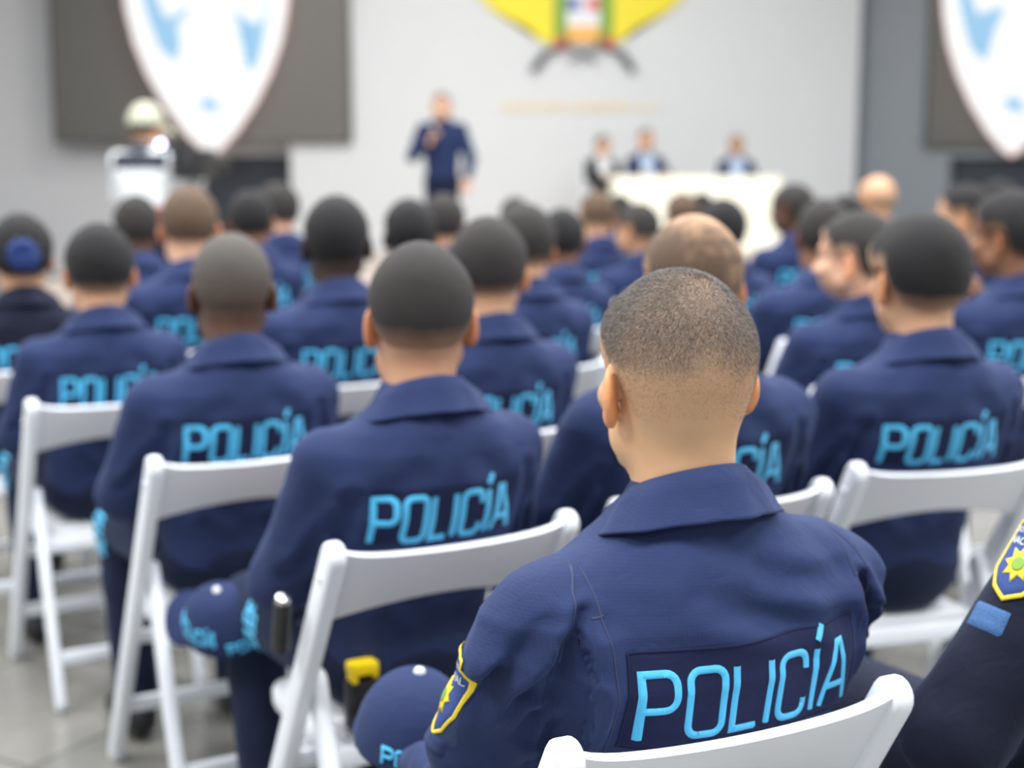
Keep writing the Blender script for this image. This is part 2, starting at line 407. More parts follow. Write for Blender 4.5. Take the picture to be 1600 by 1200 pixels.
def body_f(p, fine_hands=True):
    H = p['H']
    def f(P):
        d = head_core(P, H); d = sm(d, neck(P, H, p.get('nb', A3(0, -.005, 1.02))), .035)
        d = sm(d, ears(P, H), .008)
        d = sm(d, torso(P, -.04, p['prof'] if p['prof'] is not None else PROF), .04)
        for i, s in enumerate((-1, 1)):
            S = (s*p['sh'], p['shy'], p['shz']-.01)
            d = sm(d, rc(P, S, p['el'][i], .045, .036), .03)
            d = sm(d, rc(P, p['el'][i], p['wr'][i], .036, .025), .01)
            d = sm(d, hand(P, p['wr'][i], p['hd'][i], s, p['curl']), .012)
            hx, hy, hz = p['hip']
            d = sm(d, rc(P, (s*hx, hy, hz+.01), p['kn'][i], .062, .045), .03)
            d = sm(d, rc(P, p['kn'][i], p['an'][i], .045, .032), .02)
            a = p['an'][i]
            d = sm(d, rc(P, (a[0], a[1]-.02, .05), (a[0]*1.1, a[1]+.12, .04), .028, .02), .02)
        return d
    return f
def groove(P, a, b, w, dep):
    """a crease pressed into the back of a shirt along a line in x,z"""
    q = P[:, [0, 2]]-A3(a[0], a[1]); ba = A3(b[0]-a[0], b[1]-a[1]); t = np.clip((q@ba)/float(ba@ba), 0, 1)
    r = q-t[:, None]*ba; d2 = (r*r).sum(1)
    dd = np.sqrt(d2)
    return dep*1.5*(np.exp(-d2/(w*w))-.65*np.exp(-((dd-1.9*w)/w)**2))*(1-.55*np.abs(2*t-1))
CREASES = [((.172, .90), (.186, .70), .012, .008), ((.19, .86), (.225, .76), .011, .006), ((.12, .70), (.165, .76), .016, .006), ((.03, .68), (.11, .72), .018, .005), ((.06, .93), (.15, .86), .022, .004), ((.205, .80), (.245, .72), .012, .006)]
def shirt_f(p, folds=0.):
    def f(P):
        d = torso(P, 0, p['prof'] if p['prof'] is not None else PROF)
        for i, s in enumerate((-1, 1)):
            S = (s*p['sh'], p['shy'], p['shz'])
            e = p['el'][i]; w = p['wr'][i]
            a = rc(P, S, e, .067, .056)
            a = sm(a, rc(P, e, w, .055, .042), .02)
            wv = A3(*w)-A3(*e); wv = wv/np.linalg.norm(wv)
            cut = (P-A3(*w))@wv+.012
            a = np.maximum(a, np.where(((P-A3(*w))**2).sum(1) < .012, cut, -1))
            d = sm(d, a, .045)
        d = np.maximum(d, p.get('hem', .535)-P[:, 2])
        if folds:
            if p['seated'] and folds > .001:
                bk = P[:, 1] < .02
                for a, b, w_, dp in CREASES:
                    for sx_ in (-1, 1): d = d+np.where(bk, groove(P, (a[0]*sx_, a[1]+.01*sx_), (b[0]*sx_, b[1]-.015*sx_), w_, dp), 0)
            d = d-folds*(noise3(P*A3(22, 22, 9), 3)*.6+noise3(P*A3(14, 20, 30), 5)*.5)
        return d
    return f
def trouser_f(p):
    def f(P):
        prof = p['prof'] if p['prof'] is not None else PROF
        z = P[:, 2]; hx, hy, hz = p['hip']
        d = None
        if p['seated']:
            d = ell(P, (0, -.04, .545), (.160, .13, .125))
        else:
            d = ell(P, (0, hy, hz+.02), (.172, .125, .16))
        for i, s in enumerate((-1, 1)):
            l = rc(P, (s*hx, hy, hz+(.005 if p['seated'] else 0)), p['kn'][i], .083, .066)
            l = sm(l, rc(P, p['kn'][i], p['an'][i], .064, .056), .02)
            d = l if d is None else sm(d, l, .025)
        d = np.maximum(d, .095-z)
        if p['seated']: d = smax(d, np.where(P[:, 1] < .24, .452-z, -1), .012)
        d = np.maximum(d, np.where(P[:, 1] < .10, z-p.get('belt', .585), -1) if p['seated'] else z-p.get('belt', .585))
        return d-.003*noise3(P*A3(18, 9, 18), 8)
    return f
def shoe_f(a):
    def f(P):
        d = rc(P, (a[0], a[1]-.025, .045), (a[0]*1.12, a[1]+.15, .036), .042, .034)
        d = sm(d, rc(P, (a[0], a[1]-.01, .07), (a[0], a[1], .17), .043, .045), .02)
        return np.maximum(d, .003-P[:, 2])
    return f
def hair_f(p, t=.008, style='short'):
    H = p['H']
    def region(P):
        q = P-H; y = q[:, 1]; z = q[:, 2]
        zl = np.interp(y, [-.12, -.075, -.045, -.028, .015, .03, .055, .1], [-.062, -.062, -.045, .018, .022, .0, .03, .05])
        if style == 'high': zl = zl+np.where(y < -.02, .035, .012)
        front = .75*y-.66*z-.018
        r = smax((zl-z)*.8, front, .012)
        if style == 'bald': r = smax(r, z-.035, .02)
        return r
    def f(P): return smax(head_core(P, H)-t, region(P), .006)
    return f, region
def bounds(p, seated=True):
    return (-.42, -.32, -.02), (.42, .66, 1.33)
CACHE = {}
def geo(key, fn, h, lo, hi):
    k = (key, h)
    if k not in CACHE: CACHE[k] = polygonize(fn, lo, hi, h)
    V, F = CACHE[k]; return V.copy(), F
# ------------------------------------------------------------------ stroke lettering
def arc(cx, cz, r, a0, a1, n=5):
    return [(cx+r*math.cos(math.radians(a0+(a1-a0)*i/n)), cz+r*math.sin(math.radians(a0+(a1-a0)*i/n))) for i in range(n+1)]
def rrect(w, r=.17):
    return [(w/2, 0)]+[(r, 0)]+arc(r, r, r, 270, 180)+arc(r, 1-r, r, 180, 90)+arc(w-r, 1-r, r, 90, 0)+arc(w-r, r, r, 0, -90)+[(w/2, 0)]
GL = {'P': (.56, [[(0, 0), (0, 1), (.36, 1)]+arc(.36, .82, .18, 90, 0)+[(.54, .68)]+arc(.36, .64, .18, 0, -90)+[(0, .46)]]),
      'O': (.58, [rrect(.58)]),
      'L': (.46, [[(0, 1), (0, 0), (.44, 0)]]),
      'I': (.02, [[(0, 0), (0, 1)]]),
      'C': (.56, [[(.54, .26), (.54, .17)]+arc(.37, .17, .17, 0, -90)+arc(.17, .17, .17, 270, 180)+arc(.17, .83, .17, 180, 90)+arc(.37, .83, .17, 90, 0)+[(.54, .74)]]),
      '^': (.02, [[(0, 0), (0, 1)], [(0.0, 1.12), (.14, 1.33)]]),
      'A': (.62, [[(0, 0), (.25, 1), (.37, 1), (.62, 0)], [(.1, .30), (.52, .30)]])}
def strokes(text, gap=.2):
    out = []; x = 0
    for c in text:
        w, st = GL[c]
        out += [[(x+a, b) for a, b in s] for s in st]; x += w+gap
    return out, x-gap
def resample(pl, st):
    o = [pl[0]]
    for a, b in zip(pl, pl[1:]):
        L = math.dist(a, b); n = max(1, int(L/st))
        o += [(a[0]+(b[0]-a[0])*i/n, a[1]+(b[1]-a[1])*i/n) for i in range(1, n+1)]
    return o
def ribbons(lines, width, place, lift=.0006, crown=.0016, step=None):
    """flat stitched strokes laid on a surface; place(u,v,lift)->xyz"""
    V = []; F = []
    for pl in lines:
        closed = math.dist(pl[0], pl[-1]) < 1e-6
        pl = resample(pl, step or width*.8); n = len(pl); base = len(V)
        for i, p in enumerate(pl):
            a = pl[(i-1) % (n-1)] if closed else pl[max(i-1, 0)]; b = pl[(i+1) % (n-1)] if closed else pl[min(i+1, n-1)]
            d1 = Vector((p[0]-a[0], p[1]-a[1])); d2 = Vector((b[0]-p[0], b[1]-p[1]))
            if d1.length < 1e-9: d1 = d2
            if d2.length < 1e-9: d2 = d1
            d1.normalize(); d2.normalize(); d = (d1+d2)
            d = d.normalized() if d.length > 1e-6 else d1
            nn = Vector((-d.y, d.x)); k = 1/max(.55, nn.dot(Vector((-d1.y, d1.x))))
            for o, l in ((-.5, 0), (-.42, lift), (0, lift+crown), (.42, lift), (.5, 0)):
                V.append(place(p[0]+nn.x*o*width*k, p[1]+nn.y*o*width*k, l))
        for i in range(n-1):
            for j in range(4):
                F.append((base+i*5+j, base+i*5+j+1, base+i*5+5+j+1, base+i*5+5+j))
    return V, F
def surf_placer(V, F, origin, ud, vd, rd, reach=.6):
    """(u,v) in the plane at origin -> along rd onto the mesh"""
    bvh = BVHTree.FromPolygons([tuple(map(float, v)) for v in V], [tuple(map(int, f)) for f in F])
    o = Vector(origin); ud = Vector(ud); vd = Vector(vd); rd = Vector(rd).normalized()
    def place(u, v, lift=0.):
        s = o+ud*u+vd*v-rd*reach
        h = bvh.ray_cast(s, rd, reach*2)
        if h[0] is None:
            h = bvh.find_nearest(o+ud*u+vd*v)
            if h[0] is None: return tuple(s)
        n = h[1] if h[1].dot(rd) < 0 else -h[1]
        n = (n-rd*1.5).normalized()
        return tuple(h[0]+n*(lift+.0004))
    return place
def sheet(place, u0, u1, v0, v1, nu, nv, lift, outline=None):
    """a cloth patch lying on the surface, edges tucked down to it"""
    V = []; F = []
    for j in range(nv+1):
        for i in range(nu+1):
            ed = i in (0, nu) or j in (0, nv)
            V.append(place(u0+(u1-u0)*i/nu, v0+(v1-v0)*j/nv, -.002 if ed else lift))
    for j in range(nv):
        for i in range(nu):
            a = j*(nu+1)+i; F.append((a, a+1, a+nu+2, a+nu+1))
    return V, F
def disc(place, pts, lift):
    """filled outline (star-shaped about its centre) lying on the surface"""
    cx = sum(p[0] for p in pts)/len(pts); cz = sum(p[1] for p in pts)/len(pts); n = len(pts)
    V = []; F = []; rings = (1., .93, .75, .5, .25, .02)
    for k, s in enumerate(rings):
        for p in pts: V.append(place(cx+(p[0]-cx)*s, cz+(p[1]-cz)*s, -.001 if k == 0 else lift))
    for k in range(len(rings)-1):
        for i in range(n): F.append((k*n+i, k*n+(i+1) % n, (k+1)*n+(i+1) % n, (k+1)*n+i))
    return V, F
def quadmesh(name, VF, m, parent, smooth=True):
    V, F = VF; me = np_mesh(name, np.array(V, np.float32), np.array(F, np.int32), smooth)
    return link(name, me, m, parent)
def collar_mesh(nb, s=1., hi=False):
    """folded shirt collar round the neck, open at the throat"""
    n = 40; V = []; F = []
    prof = [(.063, -.02), (.063, .028), (.065, .033), (.069, .032), (.081, .011), (.100, -.022), (.1035, -.0245), (.102, -.027), (.095, -.02)]
    k = len(prof)
    for i in range(n+1):
        ph = math.radians(-158+316*i/n)     # 0 = nape
        fr = abs(ph)/PI
        for j, (r, z) in enumerate(prof):
            out = j >= 4
            wob = (.0035*math.sin(ph*5+1)+.003*math.sin(ph*11)) if out else 0
            rr = r+(.012*fr if out else .002*fr)+wob
            sx = 1.03+(.12 if out else 0)*abs(math.sin(ph))
            x = math.sin(ph)*rr*sx; y = -math.cos(ph)*rr*1.0
            zz = z-.055*(1-math.cos(ph))*.5+(-.018*max(0, fr-.45) if out else 0)
            V.append((nb[0]+x*s, nb[1]+y*s, nb[2]+.055+zz*s))
    for i in range(n):
        for j in range(k-1): F.append((i*k+j, i*k+k+j, i*k+k+j+1, i*k+j+1))
    return V, F
# ------------------------------------------------------------------ people
def rot_head(V, yaw=0, pit=0, roll=0, piv=(0, -.15, 1.06), z0=1.03, z1=1.12):
    if not (yaw or pit or roll): return V
    w = np.clip((V[:, 2]-z0)/(z1-z0), 0, 1); w = w*w*(3-2*w)
    piv = A3(*piv); q = V-piv
    def R(axis, ang, q):
        c = np.cos(ang*w); s = np.sin(ang*w); o = q.copy(); i, j = [(1, 2), (2, 0), (0, 1)][axis]
        o[:, i] = q[:, i]*c-q[:, j]*s; o[:, j] = q[:, i]*s+q[:, j]*c; return o
    q = R(1, math.radians(roll), q); q = R(0, math.radians(pit), q); q = R(2, math.radians(yaw), q)
    return q+piv
def person(name_loc, rz, P=DEF, pk='seat', h=.0095, scale=1., girth=1., skin='tan', hair='dark', hstyle='short', hthick=.007, fade=.035,
           yaw=0, pit=0, roll=0, shirt='shirt_plain', letters=True, lod=2, label='', group=None, collar='shirt', folds=.0045, trouser='trouser', hairless=False, hs=1.045, neckr=1.):
    if P['seated']: name_loc = (name_loc[0]-.012*math.sin(rz), name_loc[1]+.012*math.cos(rz), name_loc[2])
    root = empty('person', name_loc, rz)
    tag(root, label, 'person', group)
    lo, hi = P.get('lo', (-.42, -.32, -.02)), P.get('hi', (.42, .66, 1.33))
    z0 = .445 if P['seated'] else 0.
    def dfm(V):
        V = V.copy()
        if hs != 1.:
            H = P['H']; wt = np.clip((V[:, 2]-(H[2]-.14))/.1, 0, 1)[:, None]; near = (np.abs(V[:, 0]-H[0]) < .13)[:, None]
            c = A3(H[0], H[1]-.02, H[2]-.09); V = np.where(near, V+(V-c)*(hs-1)*wt, V)
        if P['seated']: V = rot_head(V, yaw, pit, roll)
        else:
            H = P['H']; V = rot_head(V, yaw, pit, roll, (0, H[1]-.045, H[2]-.1), H[2]-.12, H[2]-.03)
        neckw = np.clip((V[:, 2]-P['shz'])/.08, 0, 1)
        gir = 1+(girth-1)*np.clip((V[:, 2]-.58)/.14, 0, 1) if P['seated'] else girth
        V[:, 0] *= scale*(gir*(1-neckw)+neckw); V[:, 1] *= scale
        up = V[:, 2] > z0
        V[up, 2] = z0+(V[up, 2]-z0)*scale
        return V
    # body
    V, F = geo(pk+'body', body_f(P), h, lo, hi)
    hf, region = hair_f(P, hthick, hstyle)
    cen = V[F].mean(1)-P['H']
    mi = np.zeros(len(F), int)
    for s in (-1, 1):
        de = np.sqrt(((cen-A3(s*.032, .078, 0))**2).sum(1)); fr = cen[:, 1] > .083
        mi[(de < .0165) & fr & (np.abs(cen[:, 2]) < .008)] = 1
        mi[(np.hypot(cen[:, 0]-s*.032, cen[:, 2]) < .0055) & (cen[:, 1] > .085)] = 2
        mi[(np.abs(cen[:, 2]-.022-.0) < .004) & (cen[:, 1] > .07) & (np.abs(cen[:, 0]-s*.034) < .018)] = 2
    mi[(ears(V[F].mean(1), P['H']) < .0025) & (np.abs(cen[:, 0]) > .0755)] = 4
    mi[(np.abs(cen[:, 2]+.069) < .010) & (np.abs(cen[:, 0]) < .024) & (cen[:, 1] > .08)] = 3
    q = V-P['H']
    hd_ = (np.abs(q[:, 0]) < .1) & (q[:, 2] > -.09) & (np.abs(q[:, 1]) < .13)
    st = np.where(hd_, np.clip(-region(V)/.05+.1, 0, 1)*.6, 0)
    st[np.abs(q[:, 0]) > .079] = 0
    me = np_mesh('body', dfm(V), F, True, None, mi, {'stubble': st})
    link('body', me, [M['skin_'+skin], M['eye_white'], M['iris'], M['lip'], M['ear_'+skin]], root)
    if not hairless:
        Vh, Fh = geo(pk+'hair%s%.3f' % (hstyle, hthick), hf, min(h, .0065), P['H']-A3(.12, .14, .09), P['H']+A3(.12, .13, .15))
        r = region(Vh); st = np.clip((-r-.002)/fade, 0, 1)
        if hstyle == 'thin':
            qq = Vh-P['H']; st = st*np.clip(np.sqrt((qq[:, 0]-.02)**2+(qq[:, 1]+.02)**2)/.075-.25+noise3(qq*60, 4)*.3, 0.1, 1)
        me = np_mesh('hair', dfm(Vh), Fh, True, None, None, {'stubble': st})
        link('hair', me, hair_mat(hair, skin), root)
    # shirt
    Vs, Fs = geo(pk+'shirt%.4f' % folds, shirt_f(P, folds), h, lo, hi)
    Vs = dfm(Vs)
    sh = link('shirt', np_mesh('shirt', Vs, Fs), M[shirt], root)
    nb = P.get('nb', A3(0, -.005, 1.02)); nbz = z0+(float(nb[2])-z0)*scale
    if collar: quadmesh('collar', collar_mesh((float(nb[0])*scale, float(nb[1])*scale+.0, nbz+.01), scale), M[collar if collar != 'shirt' else shirt], sh)
    if letters:
        zc = z0+(.852-z0)*scale if P['seated'] else P['shz']-.12
        back_patch(sh, Vs, Fs, zc, girth*scale, lod)
    # trousers, belt, shoes
    Vt, Ft = geo(pk+'trousers', trouser_f(P), max(h, .009), lo, hi)
    tr = link('trousers', np_mesh('trousers', dfm(Vt), Ft), M[trouser], root)
    for i in range(2):
        a = P['an'][i]
        Vb, Fb = geo(pk+'shoe%d' % i, shoe_f(a), max(h, .009), (a[0]-.1, a[1]-.1, -.01), (a[0]+.1, a[1]+.23, .24))
        link('boot', np_mesh('boot', dfm(Vb), Fb), M['boot'], root)
    return root, sh, tr, dfm, (Vs, Fs), (dfm(Vt), Ft)
def back_patch(sh, Vs, Fs, zc, g=1., lod=2, W=.30, Ht=.114):
    if lod == 0: W, Ht, zc = .30, .122, zc-.022
    place = surf_placer(Vs, Fs, (0, 0, zc), (1, 0, 0), (0, 0, 1), (0, 1, 0))
    g = min(g, 1.08)
    nu, nv = ((60, 20) if lod == 0 else (20, 7))
    quadmesh('back_patch', sheet(place, -W/2*g, W/2*g, -Ht/2, Ht/2, nu, nv, .0012), M['patchcloth'], sh)
    ls, tw = strokes('POLIC^A')
    lh = .077 if lod == 0 else .076; lw = .268*g; sx = lw/tw
    lines = [[(-lw/2+a*sx, -lh/2-.006+b*lh) for a, b in s] for s in ls]
    quadmesh('lettering', ribbons(lines, .0088 if lod == 0 else .0105, lambda u, v, l: place(u, v, l+.0014), step=.0035 if lod == 0 else .012), M['thread'], sh)
# rows face 30 degrees left of the camera
TH = math.radians(29.3)
NV = Vector((-math.sin(TH), math.cos(TH))); RV = Vector((math.cos(TH), math.sin(TH)))
def seat_at(px, n, rz):
    """origin on row line n whose seated head projects to pixel column px"""
    r = 1.5
    for _ in range(40):
        o = NV*n+RV*r; hx = o.x+.11*math.sin(rz); hy = o.y-.11*math.cos(rz)
        u = proj((hx, hy, 1.2))[0]; r += (px-u)/FPX*max(hy, .5)*.9
    return NV*n+RV*r
def scale_for(o, ytop):
    """scale that brings the crown to pixel row ytop"""
    y = o.y-.1
    z = at(800, ytop, y).z
    return max(.9, min(1.12, (z-.445)/(1.306-.445)))
exec_people = True
# ------------------------------------------------------------------ the hall
YW = 18.0
sc_at = YW/FPX
def quad_wall(name, pts, m, t=.1):
    """slab whose front face is the given quad, thickness away from the room"""
    bm = bmesh.new(); P_ = [Vector(p) for p in pts]; n = (P_[1]-P_[0]).cross(P_[2]-P_[0]).normalized()
    A = [bm.verts.new(p) for p in P_]; B = [bm.verts.new(p-n*t) for p in P_]
    bm.faces.new(A); bm.faces.new(B[::-1])
    for k in range(4): bm.faces.new((A[k], B[k], B[(k+1) % 4], A[(k+1) % 4]))
    bmesh.ops.recalc_face_normals(bm, faces=bm.faces)
    me = bpy.data.meshes.new(name); bm.to_mesh(me); bm.free()
    return tag(link(name, me, m), kind='structure')
M['wall'] = mat('white_wall_paint', (.69, .71, .725, 1), .8, noise=.02, nscale=2)
M['wall_grey'] = mat('grey_wall_paint', (.64, .64, .655, 1), .8, noise=.03, nscale=1.5)
M['wall_shade'] = mat('shaded_wall_right', (.25, .275, .305, 1), .8, noise=.03, nscale=1.5)  # light falling off across the right bay, painted as a darker colour
M['ceil'] = mat('ceiling_paint', (.8, .8, .8, 1), .9)
M['dark'] = mat('doorway_shade', (.035, .042, .055, 1), .7)  # painted darkness for the unlit depth of the openings
M['screen'] = mat('grey_screen_cloth', (.155, .150, .140, 1), .6)
M['screen_frame'] = mat('screen_border', (.10, .10, .10, 1), .5)
M['stage'] = mat('stage_boards', (.62, .52, .45, 1), .45, noise=.12, nscale=3)
M['cream'] = mat('cream_tablecloth', (.95, .93, .78, 1), .8, bump=.1, bscale=40)
def floor_mat():
    m = mat('floor_tiles', (.36, .35, .32, 1), .22, spec=.5)
    nt = m.node_tree; N = nt.nodes; L = nt.links; b = N['Principled BSDF']
    tc = N.new('ShaderNodeTexCoord'); mp = N.new('ShaderNodeMapping'); mp.inputs['Rotation'].default_value = (0, 0, TH); mp.inputs['Location'].default_value = (.13, .2, 0); L.new(tc.outputs['Object'], mp.inputs[0])
    br = N.new('ShaderNodeTexBrick'); br.offset = 0; br.inputs['Scale'].default_value = 1
    br.inputs['Brick Width'].default_value = .6; br.inputs['Row Height'].default_value = .6; br.inputs['Mortar Size'].default_value = .006
    br.inputs['Color1'].default_value = (.20, .195, .175, 1); br.inputs['Color2'].default_value = (.235, .225, .205, 1); br.inputs['Mortar'].default_value = (.10, .095, .085, 1)
    L.new(mp.outputs[0], br.inputs[0])
    n = N.new('ShaderNodeTexNoise'); n.inputs['Scale'].default_value = 5; n.inputs['Detail'].default_value = 7; n.inputs['Distortion'].default_value = 1.2; L.new(tc.outputs['Object'], n.inputs['Vector'])
    mr = N.new('ShaderNodeMapRange'); mr.inputs[3].default_value = .78; mr.inputs[4].default_value = 1.2; L.new(n.outputs['Fac'], mr.inputs[0])
    mx = N.new('ShaderNodeMix'); mx.data_type = 'RGBA'; mx.blend_type = 'MULTIPLY'; mx.inputs[0].default_value = 1; L.new(br.outputs[0], mx.inputs[6]); L.new(mr.outputs[0], mx.inputs[7])
    L.new(mx.outputs[2], b.inputs['Base Color'])
    return m
M['floor'] = floor_mat()
HZ = 5.2
XL = -9.5; XR = 9.0; YB = -5.0
quad_wall('floor', [(XL, YB, 0), (XR, YB, 0), (XR, YW+2, 0), (XL, YW+2, 0)], M['floor'])
quad_wall('ceiling', [(XL, YB, HZ), (XL, YW+2, HZ), (XR, YW+2, HZ), (XR, YB, HZ)], M['ceil'])
quad_wall('wall_left', [(XL, YB, 0), (XL, YW+2, 0), (XL, YW+2, HZ), (XL, YB, HZ)], M['wall'])
quad_wall('wall_right', [(XR, YB, 0), (XR, YB, HZ), (XR, YW+2, HZ), (XR, YW+2, 0)], M['wall'])
# back of the stage: grey bay on the left with a doorway, white centre panel standing forward, right bay coloured darker for light falloff
xa = at(455, 300, YW).x; xd0 = at(318, 300, YW+.35).x; zd = at(400, 243, YW+.35).z
YL = YW+.35
xw = at(1335, 300, YW).x
quad_wall('wall_center', [(xa, YW, 0), (xw, YW, 0), (xw, YW, HZ), (xa, YW, HZ)], M['wall'], .3)
quad_wall('wall_back_left', [(XL, YL, 0), (xd0, YL, 0), (xd0, YL, HZ), (XL, YL, HZ)], M['wall_grey'])
quad_wall('wall_above_door', [(xd0, YL, zd), (xa+.1, YL, zd), (xa+.1, YL, HZ), (xd0, YL, HZ)], M['wall_grey'])
quad_wall('doorway_backing_1', [(xd0-.05, YL+.12, 0), (xa+.1, YL+.12, 0), (xa+.1, YL+.12, zd+.05), (xd0-.05, YL+.12, zd+.05)], M['dark'])  # dark sheet in place of the doorway's unlit depth
# right bay turns towards the room by about fifty degrees
RA = math.radians(45); rx0, ry0 = at(1335, 300, YW+.25).x, YW+.25
rdir = Vector((math.cos(RA), -math.sin(RA), 0))
def rp(s, z, off=0.):
    nrm = Vector((-math.sin(RA), -math.cos(RA), 0))
    return Vector((rx0, ry0, 0))+rdir*s+nrm*off+Vector((0, 0, z))
def s_at(px):
    lo_, hi_ = 0, 12
    for _ in range(50):
        m_ = (lo_+hi_)/2
        if proj(rp(m_, 1.6))[0] < px: lo_ = m_
        else: hi_ = m_
    return lo_
sd = s_at(1484); zr = at(1484, 246, rp(sd, 0).y).z
quad_wall('wall_back_right', [rp(0, 0), rp(sd, 0), rp(sd, HZ), rp(0, HZ)], M['wall_shade'])
quad_wall('wall_above_opening', [rp(sd, zr), rp(9, zr), rp(9, HZ), rp(sd, HZ)], M['wall_shade'])
quad_wall('doorway_backing_2', [rp(sd-.05, 0, -.12), rp(9, 0, -.12), rp(9, zr+.05, -.12), rp(sd-.05, zr+.05, -.12)], M['dark'])  # painted dark backing behind the right-hand opening
# stage
ZS = .30
quad_wall('floor_stage', [(at(60, 400, 13.2).x, 13.2, ZS), (at(1330, 400, 13.2).x, 13.2, ZS), (at(1330, 300, YW).x, YW, ZS), (at(60, 300, 13.2).x, YW, ZS)], M['stage'], ZS-.001)
quad_wall('floor_riser', [(.6, 14.6, ZS+.2), (4.0, 14.6, ZS+.2), (4.0, YW-.02, ZS+.2), (.6, YW-.02, ZS+.2)], M['stage'], .199)
# projection screens
def screen(name, x0, x1, zb, zt, origin, xdir, ndir, label):
    """xdir along the wall, ndir towards the room"""
    root = empty(name, origin); tag(root, label, 'screen', 'projection screens')
    xd = Vector(xdir); nd = Vector(ndir); R = Matrix((xd, -nd, Vector((0, 0, 1)))).transposed()
    MB().box(xd*(x0+x1)/2+Vector((0, 0, (zb+zt)/2))+nd*.05, (x1-x0, .06, zt-zb), R, .01).build('screen_cloth', M['screen'], root)
    for a, b, c, d in ((x0-.04, x0, zb, zt), (x1, x1+.04, zb, zt), (x0-.04, x1+.04, zb-.04, zb)):
        MB().box(xd*(a+b)/2+Vector((0, 0, (c+d)/2))+nd*.05, (b-a, .09, d-c), R, .005).build('border', M['screen_frame'], root)
    return root
p0 = at(90, 219, YW-.1); p1 = at(545, 219, YW-.1)
screen('projection_screen', p0.x, p1.x, p0.z, HZ-.05, (0, YW-.02, 0), (1, 0, 0), (0, -1, 0), 'wide grey projection screen on the left of the stage behind the camera operator')
s0 = s_at(1452); zq = at(1470, 226, rp(s0, 0).y).z
screen('projection_screen', s0, s0+3.4, zq, HZ-.05, tuple(Vector((rx0, ry0, 0))), rdir, (-math.sin(RA), -math.cos(RA), 0), 'grey projection screen at the right edge of the picture above the dark opening')
# lit shield signs
M['shield_white'] = mat('lit_shield_face', (.1, .1, .1, 1), .4, emit=(1, 1, 1, 1), estr=.70)
M['shield_blue'] = mat('lit_shield_blue', (.03, .06, .1, 1), .4, emit=srgb(150, 195, 226), estr=.74)
M['shield_rim'] = mat('lit_shield_rim', (.2, .1, .1, 1), .4, emit=srgb(250, 214, 204), estr=.66)
def shield(origin, xd, nd, k, label):
    """k metres per picture pixel of the left sign; tip at origin"""
    xd = Vector(xd); nd = Vector(nd); root = empty('shield_sign', origin); tag(root, label, 'sign', 'lit shield signs')
    half = [(0, 0), (14, 9), (38, 33), (70, 78), (95, 125), (112, 170), (122, 215), (127, 260), (129, 310), (128, 370)]
    def outline(s, dx=0):
        pts = [(x, z) for x, z in half]; return [(x*s, z) for x, z in pts]+[(-x*s, z) for x, z in reversed(pts[1:])]
    def flat(pts, d0, d1, name, m):
        bm = bmesh.new(); A = [bm.verts.new(xd*x*k+Vector((0, 0, z*k))+nd*d0) for x, z in pts]; B = [bm.verts.new(xd*x*k+Vector((0, 0, z*k))+nd*d1) for x, z in pts]
        n = len(A); bm.faces.new(A); bm.faces.new(B)
        for i in range(n): bm.faces.new((A[i], A[(i+1) % n], B[(i+1) % n], B[i]))
        bmesh.ops.triangulate(bm, faces=[f for f in bm.faces if len(f.verts) > 4])
        bmesh.ops.recalc_face_normals(bm, faces=bm.faces)
        me = bpy.data.meshes.new(name); bm.to_mesh(me); bm.free(); return link(name, me, m, root)
    flat(outline(1.0), 0, .05, 'rim', M['shield_rim'])
    flat([(x*.984, 4+z*.99) for x, z in outline(1.)], .05, .056, 'face', M['shield_white'])
    L_ = [(-97, 370), (-106, 290), (-99, 250), (-88, 205), (-74, 165), (-55, 146), (-46, 145), (-41, 170), (-45, 190), (-44, 198), (-28, 216), (-18, 223), (-35, 221), (-57, 207), (-65, 215), (-78, 250), (-80, 370)]
    R_ = [(92, 370), (92, 260), (87, 230), (86, 210), (80, 200), (68, 200), (54, 212), (34, 221), (46, 205), (66, 190), (62, 165), (68, 150), (70, 138), (60, 130), (70, 130), (82, 160), (90, 200), (94, 260), (96, 370)]
    flat(L_, .056, .060, 'bird_emblem', M['shield_blue']); flat(R_, .056, .060, 'bird_emblem', M['shield_blue'])
    flat([(-15, 85), (-5, 90), (10, 85), (14, 84), (12, 70), (18, 62), (8, 71), (-7, 71), (-14, 62), (-10, 75)], .056, .060, 'star_emblem', M['shield_blue'])
    for s in (-1, 1): MB().tube([xd*s*60*k+nd*.03+Vector((0, 0, 360*k)), xd*s*60*k+nd*.03+Vector((0, 0, HZ-origin[2]-.01))], .008, 8).build('hanger', M['steel'], root)
    return root
YSH = YW-.35
tip = at(331, 245, YSH); k_ = YSH/FPX
shield(tuple(tip), (1, 0, 0), (0, -1, 0), k_, 'white lit shield sign with pale blue birds hanging before the left screen')
ss = s_at(1599); tp = rp(ss, 0, .25); tp2 = at(1598, 245, tp.y)
shield((tp.x, tp.y, tp2.z), rdir, (-math.sin(RA), -math.cos(RA), 0), tp.y/FPX*1.02, 'white lit shield sign cut off by the right edge of the picture')
